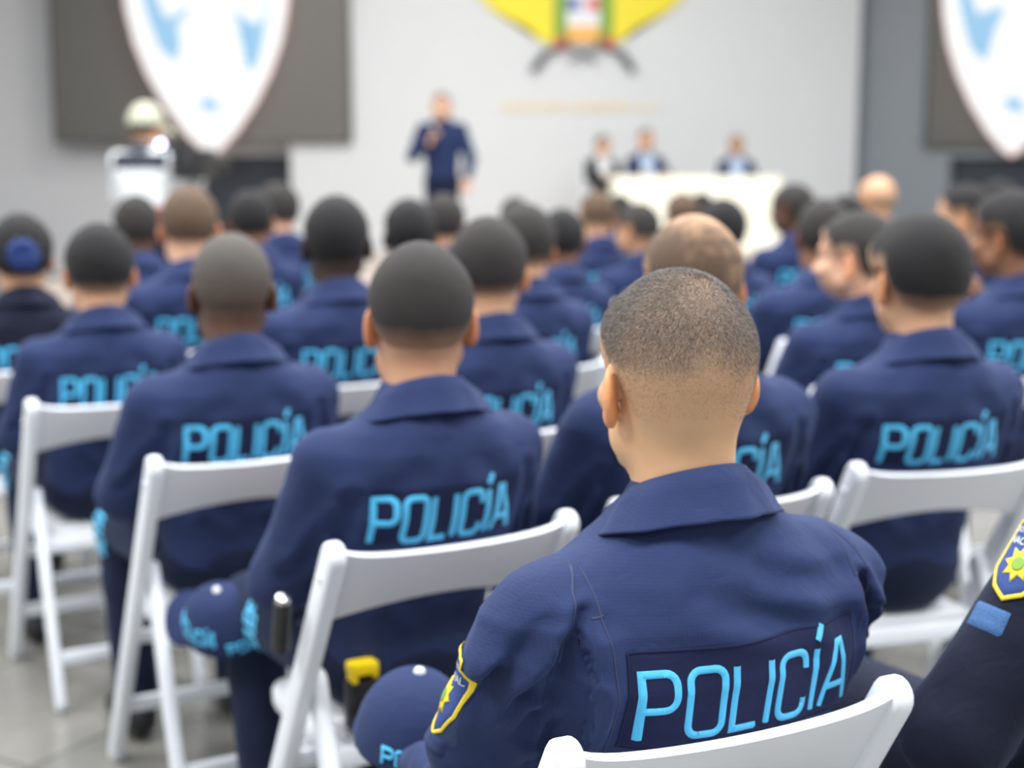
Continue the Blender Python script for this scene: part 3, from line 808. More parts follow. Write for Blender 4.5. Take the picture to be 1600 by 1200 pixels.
# wall emblem: yellow wings, small coat of arms and crossed grey rifles
M['em_yellow'] = mat('emblem_yellow', srgb(240, 222, 40), .5); M['em_green'] = mat('emblem_green', srgb(120, 160, 50), .5)
M['em_red'] = mat('emblem_red', srgb(215, 70, 70), .5); M['em_blue'] = mat('emblem_blue', srgb(60, 75, 160), .5)
M['em_grey'] = mat('emblem_gunmetal', (.06, .065, .08, 1), .5); M['em_orange'] = mat('emblem_orange', srgb(245, 180, 90), .5); M['gold'] = mat('gold_letters', srgb(252, 228, 180), .5)
def emblem():
    k = YW/FPX; o = at(905, 0, YW); root = empty('wall_emblem', (o.x, YW, o.z)); tag(root, 'winged yellow police emblem with crossed rifles on the white stage wall', 'emblem')
    X = lambda p: (p[0]-905)*k; Z = lambda p: -p[1]*k
    def relief(name, pts, m, d0, d1):
        b = MB(); b.prism([(X(p), Z(p)) for p in pts], -d0, -d1); bmesh.ops.triangulate(b.bm, faces=[f for f in b.bm.faces if len(f.verts) > 4]); return b.build(name, m, root, False)
    wing = [(866, -150), (866, 66), (845, 60), (830, 44), (808, 36), (786, 24), (768, 10), (748, -12), (735, -45), (730, -90), (760, -140)]
    relief('wing', wing, M['em_yellow'], 0, .05); relief('wing', [(1816-x, y) for x, y in wing], M['em_yellow'], 0, .05)
    relief('laurel', [(866, -60), (888, -60), (888, 66), (866, 66)], M['em_green'], .0, .07); relief('laurel', [(934, -60), (956, -60), (956, 66), (934, 66)], M['em_green'], .0, .07)
    relief('shield_field', [(886, -60), (936, -60), (936, 45), (911, 68), (886, 45)], M['white_thread'], .0, .08)
    relief('blue_quarter', [(887, -2), (905, -2), (905, 16), (887, 16)], M['em_blue'], .08, .09); relief('red_quarter', [(917, -2), (935, -2), (935, 16), (917, 16)], M['em_red'], .08, .09)
    relief('orange_scroll', [(884, 40), (938, 40), (930, 64), (892, 64)], M['em_orange'], .08, .1)
    for x in (876, 949): relief('red_ribbon', [(x-9, 56), (x+9, 56), (x+7, 76), (x-7, 76)], M['em_red'], .05, .08)
    for s in (1, -1):
        f = lambda x, y: Vector((X((911+s*(x-911), y)), -.09, Z((0, y))))
        MB().bar(f(988, 106), f(966, 76), .085, .05, .01).bar(f(968, 79), f(938, 68), .05, .05, .01).bar(f(938, 68), f(890, 92), .03, .04, .008).build('rifle', M['em_grey'], root)
emblem()
def gold_line():
    """a row of raised golden characters far too blurred to read"""
    k = YW/FPX; root = empty('wall_lettering', (0, YW, 0)); tag(root, 'line of raised golden letters on the wall under the winged emblem', 'lettering')
    x = 783; r = random.Random(3)
    while x < 1025:
        w = r.choice((5, 7, 8, 9)); p = at(x+w/2, 167, YW); h = 14*k
        c = Vector((p.x, -.015, p.z)); b = MB(); b.box(c+Vector((-w*k*.4, 0, 0)), (2.2*k, .03, h), None, .004)
        for q in r.sample((-.42, 0., .42), 2): b.box(c+Vector((0, 0, q*h)), (w*k*.85, .03, 2.2*k), None, .004)
        b.build('gold_character', M['gold'], root)
        x += w+3+(7 if r.random() < .16 else 0)
gold_line()
# ------------------------------------------------------------------ chairs
def stadium(b, a, c, w, x0, x1, bev=.006):
    """plank in the y-z plane with round ends, from x0 to x1"""
    a = Vector((a[0], a[1])); c = Vector((c[0], c[1])); d = (c-a).normalized(); n = Vector((-d.y, d.x)); r = w/2; pts = []
    for i in range(9): t = PI/2+PI*i/8; q = a+d*r+d*math.cos(t)*r+n*math.sin(t)*r; pts.append(q)
    for i in range(9): t = -PI/2+PI*i/8; q = c-d*r+d*math.cos(t)*r+n*math.sin(t)*r; pts.append(q)
    bm = b.bm
    A = [bm.verts.new((x0, p.x, p.y)) for p in pts]; B = [bm.verts.new((x1, p.x, p.y)) for p in pts]; m = len(A)
    f1 = bm.faces.new(A); f2 = bm.faces.new(B[::-1])
    for i in range(m): bm.faces.new((A[i], B[i], B[(i+1) % m], A[(i+1) % m]))
    bmesh.ops.bevel(bm, geom=list(f1.edges)+list(f2.edges), offset=bev, segments=3, affect='EDGES', profile=.5)
    return b
CT = .815   # top of the chair back
UPA, UPB = (-.262, CT), (.215, 0.0)
def up_y(z): return UPA[0]+(UPB[0]-UPA[0])*(CT-z)/CT
def make_chair():
    root = empty('folding_chair')
    for s in (-1, 1):
        b = MB(); stadium(b, UPA, UPB, .05, s*.212-.015, s*.212+.015, .009); u = b.build('upright', M['white_plastic'], root)
        q = MB(); q.lathe([(.001, 0), (.007, 0), (.007, .004), (.004, .006), (.001, .006)], (s*.226, up_y(.755)+.0, .755), 12, Matrix.Rotation(s*PI/2, 3, 'Y')); q.build('bolt_cap', M['white_plastic'], u)
        b = MB(); stadium(b, (-.085, .555), (-.285, 0), .05, s*.184-.0125, s*.184+.0125, .008); b.build('rear_leg', M['white_plastic'], root)
    # curved back slat
    bm = bmesh.new(); rings = []; n = 24
    for i in range(n+1):
        x = -.2+.4*i/n; t = 1-(x/.2)**2
        top = CT-.020-.006*t+.010*(abs(x)/.2)**8; bot = CT-.148+.030*t; bow = -.016*t
        ring = []
        for z, o in ((top-.004, -.011), (top, -.004), (top, .004), (top-.004, .011), (bot+.004, .011), (bot, .004), (bot, -.004), (bot+.004, -.011)):
            ring.append(bm.verts.new((x, up_y(z)+o+bow-.002, z)))
        rings.append(ring)
    for A, B in zip(rings, rings[1:]):
        for k in range(8): bm.faces.new((A[k], B[k], B[(k+1) % 8], A[(k+1) % 8]))
    bm.faces.new(rings[0]); bm.faces.new(rings[-1][::-1])
    b = MB(); b.bm.free(); b.bm = bm; b.build('back_slat', M['white_plastic'], root, True, 60)
    # seat
    pts = [(-.168, -.14), (.168, -.14), (.168, .17)]+[(.168-.05*(1-math.cos(t)), .17+.07*math.sin(t)) for t in (.5, 1., 1.57)]+[(-.168+.05*(1-math.cos(t)), .17+.07*math.sin(t)) for t in (1.57, 1., .5)]+[(-.168, .17)]
    b = MB(); b.prism(pts, .385, .425, 'z', .008); st = b.build('seat', M['white_plastic'], root)
    b = MB(); b.prism([(x*.9, y*.9) for x, y in pts], .4255, .444, 'z', .007); b.build('seat_pad', M['pad'], st)
    MB().bar((-.2, up_y(.16), .16), (.2, up_y(.16), .16), .035, .02, .006, Vector((0, 0, 1))).build('stretcher', M['white_plastic'], root)
    MB().bar((-.172, -.245, .13), (.172, -.245, .13), .035, .02, .006, Vector((0, 0, 1))).build('stretcher', M['white_plastic'], root)
    MB().bar((-.198, up_y(.36), .36), (.198, up_y(.36), .36), .03, .02, .006, Vector((0, 0, 1))).build('stretcher', M['white_plastic'], root)
    return root
chair0 = make_chair(); used = [False]
def chair(o, label, rz=TH):
    c = chair0 if not used[0] else copy_tree(chair0); used[0] = True
    c.location = (o[0], o[1], 0); c.rotation_euler = (0, 0, rz)
    return tag(c, label, 'chair', 'white folding chairs')
# ------------------------------------------------------------------ the seated officers
GRP = 'officers seated in rows'
ROW = [None, 1.41, 2.262, 3.055, 3.905, 4.735, 5.565, 6.395, 7.2]
# px, row line, crown row, skin, hair, options, label, chair label
AUD = [
 (650, ROW[2], 380, 'olive', 'dark', dict(hthick=.006, fade=.045, h=.007, lod=1, girth=.98, yaw=-22), 'officer in navy with cropped black hair and two pale ears, cap on his knee', 'white folding chair with the yellow stun gun holster beside it'),
 (1078, ROW[2], 336, 'tan', 'brown', dict(hstyle='thin', hthick=.004, fade=.03, h=.007, lod=1, girth=1.08, yaw=-12), 'balding officer directly in front of the nearest man, mostly hidden by his head', 'white folding chair under the balding officer, mostly hidden by the nearest man'),
 (1440, ROW[2], 338, 'tan', 'black', dict(hthick=.012, fade=.03, h=.007, lod=1, yaw=2), 'officer with thick black hair at right whose whole back lettering shows', 'white folding chair at right under the thick-haired officer, wide back slat facing us'),
 (357, ROW[3], 364, 'dark', 'grey', dict(hthick=.003, fade=.08, h=.007, lod=1, girth=1.04, yaw=-18), 'dark-skinned officer with shaved greying hair, third chair row, at left', 'white folding chair at left under the officer with shaved greying hair'),
 (758, ROW[3], 340, 'tan', 'dark', dict(hthick=.007, fade=.03, yaw=-20, h=.008, lod=1), 'officer with a short fade and one reddish right ear behind the man with pale ears', 'hidden white folding chair ahead of the officer with two pale ears'),
 (1352, ROW[3], 333, 'light', 'dark', dict(hthick=.010, fade=.02, yaw=42, h=.008, lod=1), 'pale officer in left profile just beyond the thick-haired man at right', 'white folding chair under the pale officer in profile'),
 (1588, ROW[3], 300, 'brown', 'black', dict(hthick=.012, fade=.02, yaw=30, h=.008, P='chin', girth=1.05), 'brown-skinned officer at right edge with clasped hands raised before the face', 'white folding chair at the right edge with only a rounded post top showing'),
 (152, ROW[4], 352, 'tan', 'black', dict(hthick=.010, fade=.03, yaw=-12, h=.008, lod=1), 'officer with dense black hair second from the left edge, right ear showing', 'white folding chair second from the left edge, post and slat in full view'),
 (520, ROW[4], 306, 'deep', 'black', dict(hthick=.006, fade=.02, yaw=-22, h=.008, lod=1), 'very dark-skinned officer with round black head, tall against the white wall', 'white folding chair hidden ahead of the tall very dark-skinned officer lettering'),
 (818, ROW[4], 320, 'tan', 'dark', dict(hthick=.009, fade=.03, yaw=-10), 'officer with brownish black hair whose smeared cyan lettering shows right of centre', 'white folding chair with a small white glimpse beside the balding man'),
 (1283, ROW[4], 311, 'brown', 'dark', dict(hthick=.007, fade=.015, yaw=-25, girth=1.1), 'broad officer with flat dark hair in the right half, cyan lettering cut short', 'white folding chair hidden under the broad officer with flat dark hair'),
 (30, ROW[5]-.1, 339, 'tan', 'black', dict(hthick=.016, fade=.01, yaw=-8, shirt='shirt_dark', P='bun'), 'woman officer at left edge with black hair tied in a shiny blue band', 'white folding chair cut off by the left edge under the woman officer'),
 (292, ROW[5]+.1, 291, 'light', 'brown', dict(hthick=.006, fade=.025, yaw=-14), 'light-haired pale officer right below the camera operator', 'white folding chair hidden under the light-haired pale officer'),
 (637, ROW[5], 311, 'deep', 'black', dict(hthick=.007, fade=.02, yaw=-15), 'dark officer with small black head left of the standing speaker', 'white folding chair hidden under the dark officer left of the speaker'),
 (876, ROW[5], 327, 'brown', 'black', dict(hthick=.008, fade=.02, yaw=-25), 'officer with small dark head between the brownish cropped heads at centre', 'white folding chair hidden under the small dark head at centre'),
 (1003, ROW[5]+.62, 320, 'tan', 'dark', dict(hthick=.012, fade=.01, yaw=25, hstyle='high'), 'officer with black high fade and orange-lit neck left of the balding man', 'white folding chair hidden under the officer with the high fade'),
 (1131, ROW[5]-.1, 312, 'deep', 'black', dict(hthick=.009, fade=.02, yaw=0), 'dark head in front of the cream table cloth right of the balding man', 'white folding chair hidden under the dark head before the table cloth'),
 (1322, ROW[5], 306, 'brown', 'black', dict(hthick=.008, fade=.02, yaw=-5), 'small dark head between the flat-haired broad officer and the bald man', 'white folding chair hidden under the small dark head beside the bald man'),
 (1512, ROW[5]-.2, 290, 'tan', 'black', dict(hthick=.013, fade=.015, yaw=55), 'officer in left profile with wavy black hair before the dark opening', 'white folding chair hidden under the profile officer before the dark opening'),
 (210, ROW[6]+.2, 305, 'dark', 'dark', dict(hthick=.006, fade=.02, yaw=-20), 'small dark head below the white shirt of the camera operator', 'white folding chair hidden under the small dark head below the camera operator'),
 (390, ROW[6]+.42, 299, 'brown', 'black', dict(hthick=.009, fade=.02, yaw=-10), 'dark-haired officer before the dark doorway at left', 'white folding chair hidden under the officer before the dark doorway'),
 (690, ROW[6], 304, 'tan', 'dark', dict(hthick=.008, fade=.02, yaw=-25), 'small greyish dark head right below the standing speaker', 'white folding chair hidden under the head right below the speaker'),
 (932, ROW[6]+.5, 298, 'tan', 'brown', dict(hthick=.004, fade=.04, yaw=-15), 'tall officer with cropped brownish hair and bare neck left of the cream table', 'white folding chair hidden under the tall officer with brownish hair'),
 (1244, ROW[6], 287, 'dark', 'dark', dict(hthick=.006, fade=.03, yaw=30), 'tall brown-haired officer in profile at the right end of the table', 'white folding chair hidden under the tall officer at the table end'),
 (1372, ROW[6]+.5, 274, 'tan', 'fair', dict(hstyle='bald', hthick=.002, fade=.06, yaw=10), 'bald officer with a shiny tan scalp against the shaded wall', 'white folding chair hidden under the bald officer'),
 (804, ROW[7]+.5, 315, 'tan', 'dark', dict(hthick=.008, fade=.02, yaw=-20), 'small dark head peeping over the brownish black hair at centre', 'white folding chair hidden under the head peeping out at centre'),
 (438, ROW[7]+.3, 287, 'light', 'dark', dict(hthick=.010, fade=.02, yaw=35), 'officer showing a pale cheek at the edge of the dark doorway', 'white folding chair hidden under the officer with the pale cheek'),
 (1066, ROW[7], 301, 'brown', 'brown', dict(hthick=.005, fade=.03, yaw=-10), 'small brown head in front of the table above the balding man', 'white folding chair hidden under the small brown head before the table'),
 (1097, ROW[7]+.95, 320, 'deep', 'black', dict(hthick=.007, fade=.02, yaw=-10), 'tiny dark head squeezed between two others before the table', 'white folding chair hidden under the tiny dark head before the table'),
 (968, ROW[7]+.75, 330, 'dark', 'black', dict(hthick=.007, fade=.02, yaw=-10), 'tiny dark head behind the cropped brownish officer', 'white folding chair hidden under the tiny dark head behind the brownish one'),
 (1562, ROW[6]-.2, 283, 'brown', 'black', dict(hthick=.010, fade=.02, yaw=30), 'dim dark head in the opening near the right edge', 'white folding chair hidden under the dim dark head near the right edge'),
]
CHIN = pose(el=[(-.205, -.02, .76), (.205, -.02, .76)], wr=[(-.055, .10, .955), (.06, .10, .95)], hd=[(.35, .25, .9), (-.35, .25, .9)], curl=1.2)
for px, n, yt, sk, hr, op, lab, clab in AUD:
    op = dict(op); key = op.pop('P', None); rz = math.radians(op.pop('rz', 29-13*max(0, min(1, (px-650)/800))))
    o = seat_at(px, n, rz); s = scale_for(o, yt)
    P_ = CHIN if key == 'chin' else DEF
    root, sh, tr, dfm, S_, T_ = person((o.x, o.y, 0), rz, P_, 'chin' if key == 'chin' else 'seat', op.pop('h', .0105), s, skin=sk, hair=hr, label=lab, group=GRP, **op)
    if key == 'bun':
        def bun(P): return sm(ell(P-HEAD, (0, -.115, .015), (.045, .035, .042)), ell(P-HEAD, (0, -.09, .02), (.05, .03, .05)), .02)
        V, F = geo('bun', bun, .006, HEAD-A3(.1, .2, .1), HEAD+A3(.1, .05, .1))
        link('hair_bun', np_mesh('hair_bun', dfm(V), F, True, None, None, {'stubble': np.ones(len(V))}), hair_mat(hr, sk), root)
        def band(P):
            q = P-HEAD-A3(0, -.112, .012); r = np.sqrt(q[:, 0]**2+q[:, 2]**2); w = .004*np.sin(np.arctan2(q[:, 2], q[:, 0])*9)
            return sm(np.sqrt((r-.030)**2+(q[:, 1]+w+.03)**2)-.020, ell(q, (.01, -.045, -.02), (.04, .012, .03)), .01)+w
        V, F = geo('band', band, .006, HEAD-A3(.1, .2, .1), HEAD+A3(.1, .05, .1))
        M['satin'] = mat('blue_satin', (.001, .020, .125, 1), .75)
        link('hair_band', np_mesh('hair_band', dfm(V), F), M['satin'], root)
    chair(o, clab, rz)
    if px == 650: P2 = (root, sh, tr, dfm, S_, T_, s, o)
    if px == 357: P3 = (root, sh, tr, dfm, S_, T_, s, o)
    if px == 152: P4 = (root, sh, tr, dfm, S_, T_, s, o)
# ------------------------------------------------------------------ the nearest officer
def w2l(root_xy, rz, p):
    d = Vector(p[:2])-Vector(root_xy); c, s = math.cos(-rz), math.sin(-rz); return (d.x*c-d.y*s, d.x*s+d.y*c, p[2])
def l2w(root_xy, rz, p):
    c, s = math.cos(rz), math.sin(rz); return Vector((root_xy[0]+p[0]*c-p[1]*s, root_xy[1]+p[0]*s+p[1]*c, p[2]))
RZF = math.radians(28)
OF = (.172, 1.741); HF = .0046
PROFN = np.array([
    [.50, .152, .120, -.040], [.60, .158, .122, -.050], [.70, .170, .126, -.070], [.78, .183, .130, -.114], [.84, .196, .132, -.122], [.905, .198, .128, -.116],
    [.955, .176, .112, -.112], [.99, .142, .096, -.110], [1.025, .096, .079, -.112], [1.065, .066, .066, -.110]], np.float32)
PF = pose(prof=PROFN, H=A3(-.014, -.078, 1.172), nb=A3(-.010, -.113, .985), shz=.915, shy=-.112, el=[(-.215, .02, .64), (.222, -.0, .70)], wr=[(-.215, .27, .572), (.05, .22, .62)], hd=[(.12, .8, -.5), (-.25, .95, -.12)], curl=.9)
def line_x(z): return np.interp(z, [.55, .75, .87, .925, 1.0], [.152, .160, .170, .174, .172])
def shirtF(P):
    d = shirt_f(PF)(P)
    x = np.abs(P[:, 0]); z = P[:, 2]; lx = line_x(z)
    t = (x-lx)/.034; rec = np.where((t > 0) & (t < 1), (1-t)**1.5, 0)*np.clip((.93-z)/.02, 0, 1)*(P[:, 1] < -.1)
    d = d+.012*rec
    # bunched cloth: slanting folds under the arms, soft drags over the shoulder blades
    n = noise3(P*A3(26, 18, 8)+A3(3, 1, 2), 3)*.55+noise3(P*A3(12, 16, 22), 5)*.45
    amp = .0028+.0045*np.clip((.93-z)/.15, 0, 1)*np.clip((x-.10)/.08, 0, 1)
    fold = np.sin((P[:, 0]*.9+z*1.2)*58+noise3(P*9, 6)*2.4)*np.exp(-((P[:, 0]-.13)/.07)**2-((z-.92)/.05)**2)*.0022
    arm = np.sin((P[:, 0]*.7-z*.8+P[:, 1]*.3)*88+noise3(P*8, 9)*2.8)*.0034*np.clip((x-.19)/.05, 0, 1)
    lowf = np.sin((P[:, 0]*1.3+z*.75)*34+noise3(P*7, 12)*2.2)*.0030*np.clip((z-.78)/.06, 0, 1)*np.clip((1.0-z)/.05, 0, 1)
    g = 0
    for a, b, w_, dp in ((( -.178, .93), (-.196, .76), .009, .011), ((-.192, .90), (-.232, .74), .009, .009), ((-.205, .92), (-.262, .80), .010, .007), ((-.172, .84), (-.178, .66), .008, .009), ((-.20, .80), (-.228, .66), .009, .009),
                        ((-.235, .86), (-.25, .72), .009, .006), ((.172, .92), (.190, .74), .009, .010), ((.165, .905), (.225, .83), .010, .008), ((.195, .86), (.23, .72), .010, .008), ((-.06, .945), (.05, .90), .016, .0045), ((-.04, .915), (.12, .885), .013, .0035), ((.02, .955), (.14, .93), .014, .004), ((-.155, .90), (-.165, .70), .012, -.005), ((-.15, .72), (-.03, .70), .012, .005)):
        g = g+groove(P, a, b, w_, dp)
    wy = np.clip((-.075-P[:, 1])/.04, 0, 1); g = g*wy; arm = arm*(.25+.75*wy)
    return d-1.5*amp*n-1.6*fold-1.7*arm-lowf+g
CACHE[('nearshirt0.0001', HF)] = polygonize(shirtF, (-.42, -.32, .5), (.42, .40, 1.13), HF)
rootF, shF, trF, dfmF, SF, TF = person((OF[0], OF[1], 0), RZF, PF, 'near', HF, .960, 1.20, 'sand', yaw=-8, pit=0, roll=-1.5, shirt='shirt', lod=0, folds=.0001, hairless=True, hs=1.09,
    label='nearest officer seen sharply from behind with a sandy buzz cut fading to bare skin', group=GRP)
def near_hair():
    b = [c for c in rootF.children if c.name.startswith('body')][0]; me = b.data; b.name = 'body'
    n = len(me.vertices); V = np.empty(n*3, np.float32); me.vertices.foreach_get('co', V); V = V.reshape(-1, 3)
    nl = len(me.polygons); F = np.empty(nl*4, np.int32); me.loops.foreach_get('vertex_index', F); F = F.reshape(-1, 4)
    H0 = V[np.abs(V[:, 0]) < .11]; top = V[:, 2].max(); hc = A3(-.014, -.083, top-.128*1.08)
    q = V-hc; q = q/1.09
    # density of the cropped hair by height: full on top, fading through the sides to the bare nape
    zz = q[:, 2]+.10*np.clip(q[:, 1]+.02, 0, .1)*0+.012*noise3(V*28, 11)
    den = np.interp(zz, [-.085, -.05, -.012, .018, .042, .066, .1], [0, .02, .07, .20, .56, .82, .92])
    front = .75*q[:, 1]-.66*q[:, 2]-.012
    den = den*np.clip(-front/.012, 0, 1); den[(np.abs(q[:, 0]) > .0795) & (q[:, 2] < .03)] = 0; den[(q[:, 2] < -.09)] = 0
    ok = (np.abs(q[:, 0]) < .1) & (np.abs(q[:, 1]) < .13)
    den[~ok] = 0
    me.attributes['stubble'].data.foreach_set('value', (den*.88).astype(np.float32))
    # fibres
    fd = den[F].mean(1); A = V[F[:, 0]]; B = V[F[:, 1]]; C = V[F[:, 2]]; D = V[F[:, 3]]
    ar = np.linalg.norm(np.cross(C-A, D-B), axis=1)/2; N_ = np.cross(C-A, D-B); N_ /= np.maximum(np.linalg.norm(N_, axis=1), 1e-9)[:, None]
    w_ = ar*np.where(fd > .05, .25+fd, 0); w_ /= w_.sum()
    K = 130000; pick = rng.choice(len(F), K, p=w_); u = rng.random((K, 1)).astype(np.float32); v = rng.random((K, 1)).astype(np.float32)
    P = (A[pick]*(1-u)+B[pick]*u)*(1-v)+(D[pick]*(1-u)+C[pick]*u)*v; n_ = N_[pick]; fdp = fd[pick]
    whorl = hc+A3(.018, -.045, .12)
    r = P-whorl; tang = np.cross(n_, r); tang /= np.maximum(np.linalg.norm(tang, axis=1), 1e-6)[:, None]; rad = r/np.maximum(np.linalg.norm(r, axis=1), 1e-6)[:, None]
    dist = np.linalg.norm(r, axis=1)[:, None]
    dr = n_*.5+rad*1.0+tang*.7*np.exp(-dist/.035)+rng.normal(0, .22, (K, 3)); dr = dr+A3(0, 0, -.55); dr /= np.linalg.norm(dr, axis=1)[:, None]
    L = (.0016+.0046*fdp*rng.uniform(.7, 1.2, K))[:, None]
    sd = np.cross(dr, rng.normal(size=(K, 3))); sd /= np.linalg.norm(sd, axis=1)[:, None]; wd = .00013
    P = P-n_*.0004
    VV = np.concatenate([P+sd*wd, P-sd*wd, P+dr*L], 0); FF = np.stack([np.arange(K), np.arange(K)+K, np.arange(K)+2*K], 1)
    me2 = np_mesh('hair', VV, FF, False)
    rv = rng.random(K); me2.polygons.foreach_set('material_index', (rv > .58).astype(np.int32)+(rv > .84).astype(np.int32))
    M['fib1'] = mat('hair_fibre_dark', (.07, .063, .058, 1), .45); M['fib2'] = mat('hair_fibre_brown', (.17, .15, .135, 1), .4); M['fib3'] = mat('hair_fibre_pale', (.46, .42, .39, 1), .35)
    tag(link('hair', me2, [M['fib1'], M['fib2'], M['fib3']], rootF), kind='stuff')
near_hair()
zb = lambda z: .445+(z-.445)*.960
def near_details():
    Vs, Fs = SF
    back = surf_placer(Vs, Fs, (0, 0, 0), (1, 0, 0), (0, 0, 1), (0, 1, 0))
    L = []
    for s in (-1, 1):
        L.append([(s*float(line_x(z))*1.03, zb(z)) for z in np.linspace(.975, .60, 24)])
        L.append([(s*.176, zb(.930)), (s*.188, zb(.927))])
        L.append([(s*x, zb(z)) for x, z in ((.178, .985), (.200, .955), (.212, .91), (.212, .87))])
    for q in L: quadmesh('seam', ribbons([q], .0022, back, .0004, .0008, .006), M['seam'], shF)
    # patch border stitching
    W, Ht, zc = .30*1.08, .122, zb(.852)-.022
    r = [(-W/2+.004, zc-Ht/2+.004), (W/2-.004, zc-Ht/2+.004), (W/2-.004, zc+Ht/2-.004), (-W/2+.004, zc+Ht/2-.004), (-W/2+.004, zc-Ht/2+.004)]
    quadmesh('patch_border', ribbons([r], .003, lambda u, v, l: back(u, v, l+.001), .0004, .0009, .006), M['patchcloth'], shF)
    # sleeve badge on the left upper arm
    arm = surf_placer(Vs, Fs, (-.28, -.03, zb(.805)), (0, -1, 0), (-.0, -.35, 1), (1, -.25, 0), .25)
    badge_parts(arm, shF, 'NACIONAL', .046, .056)
    fl = surf_placer(Vs, Fs, (-.28, .0, zb(.735)), (0, -1, 0), (0, -.5, 1), (1, -.1, 0), .25)
    quadmesh('pocket_flap', sheet(fl, -.055, .045, -.012, .014, 14, 6, .004), M['shirt'], shF)
    quadmesh('loop_panel', sheet(arm, -.050, .052, -.064, .056, 16, 20, .0012), M['patch_denim'], shF)
def text_mesh(txt, size):
    c = bpy.data.curves.new('t', 'FONT'); c.body = txt; c.size = size; c.align_x = 'CENTER'; c.align_y = 'CENTER'; c.resolution_u = 2
    o = bpy.data.objects.new('t', c); COL.objects.link(o); dg = bpy.context.evaluated_depsgraph_get(); me = bpy.data.meshes.new_from_object(o.evaluated_get(dg))
    bm = bmesh.new(); bm.from_mesh(me); bmesh.ops.triangulate(bm, faces=bm.faces); V = [tuple(v.co) for v in bm.verts]; F = [tuple(v.index for v in f.verts) for f in bm.faces]; bm.free()
    bpy.data.objects.remove(o); bpy.data.curves.remove(c); bpy.data.meshes.remove(me); return V, F
def badge_parts(pl, sh, word, hw, hh):
    out = [(-hw*.95, hh), (0, hh*1.06), (hw*.95, hh), (hw, hh*.3), (hw*.92, -hh*.35), (hw*.55, -hh*.8), (0, -hh*1.05), (-hw*.55, -hh*.8), (-hw*.92, -hh*.35), (-hw, hh*.3)]
    out = resample(out+[out[0]], .008)[:-1]
    quadmesh('sleeve_badge', disc(pl, out, .0022), M['patch_blue'], sh)
    quadmesh('badge_border', ribbons([out+[out[0]]], .0055, lambda u, v, l: pl(u, v, l+.0022), .0006, .0012, .008), M['yellow_thread'], sh)
    star = []
    for k in range(16): r = (.026, .015)[k % 2]; a = PI*k/8; star.append((r*math.sin(a), -hh*.1+r*math.cos(a)))
    quadmesh('badge_star', disc(pl, star, .0034), M['yellow_thread'], sh)
    ring = [(0.010*math.sin(2*PI*k/14), -hh*.1+.010*math.cos(2*PI*k/14)) for k in range(14)]
    quadmesh('badge_centre', disc(pl, ring, .0042), M['em_green'], sh)
    for t, y, sz in ((word, hh*.46, hw*.34), ('DOMINICANA', hh*.76, hw*.27)):
        V, F = text_mesh(t, sz); me = np_mesh('badge_lettering', np.array([pl(v[0], v[1]+y, .0036) for v in V], np.float32), np.array(F, np.int32), False)
        link('badge_lettering', me, M['white_thread'], sh)
near_details()
CF = (.264-.262*math.sin(RZF), 1.469+.262*math.cos(RZF))
chair(CF, 'nearest white folding chair at the bottom edge, back slat under the sharp lettering', math.radians(25))
# officer beside him, cut by the right edge
O2 = (.84, 1.87)
rootE, shE, trE, dfmE, SE, TE = person((O2[0], O2[1], 0), RZF-.1, pose(el=[(-.335, -.10, .69), (.235, -.03, .735)], wr=[(-.03, .12, .60), (.08, .16, .60)], hd=[(.5, .5, -.3), (-.4, .6, -.3)]), 'edge', .007, 1.12, .98, 'brown', 'black', shirt='shirt_dark', trouser='shirt_dark', folds=.0035,
    label='officer in shadow-darkened navy uniform cut off by the right edge, star badge on the sleeve', group=GRP)
pl = surf_placer(SE[0], SE[1], (-.265, -.125, .915), (0, -1, 0), (.42, 0, .9), (.9, .35, -.42), .25)
badge_parts(pl, shE, 'NACIONAL', .040, .048)
pl = surf_placer(SE[0], SE[1], (-.31, -.12, .850), (0, -1, 0), (.42, 0, .9), (.9, .35, -.42), .25)
M['patch_steel'] = mat('steel_blue_patch', srgb(60, 100, 150), .8, noise=.3, nscale=200, bump=.4, bscale=500)
quadmesh('name_patch', sheet(pl, -.035, .03, -.018, .018, 10, 6, .002), M['patch_steel'], shE)
chair((O2[0]+.04*math.sin(RZF), O2[1]-.04*math.cos(RZF)), 'white folding chair under the officer cut off by the right edge', RZF)
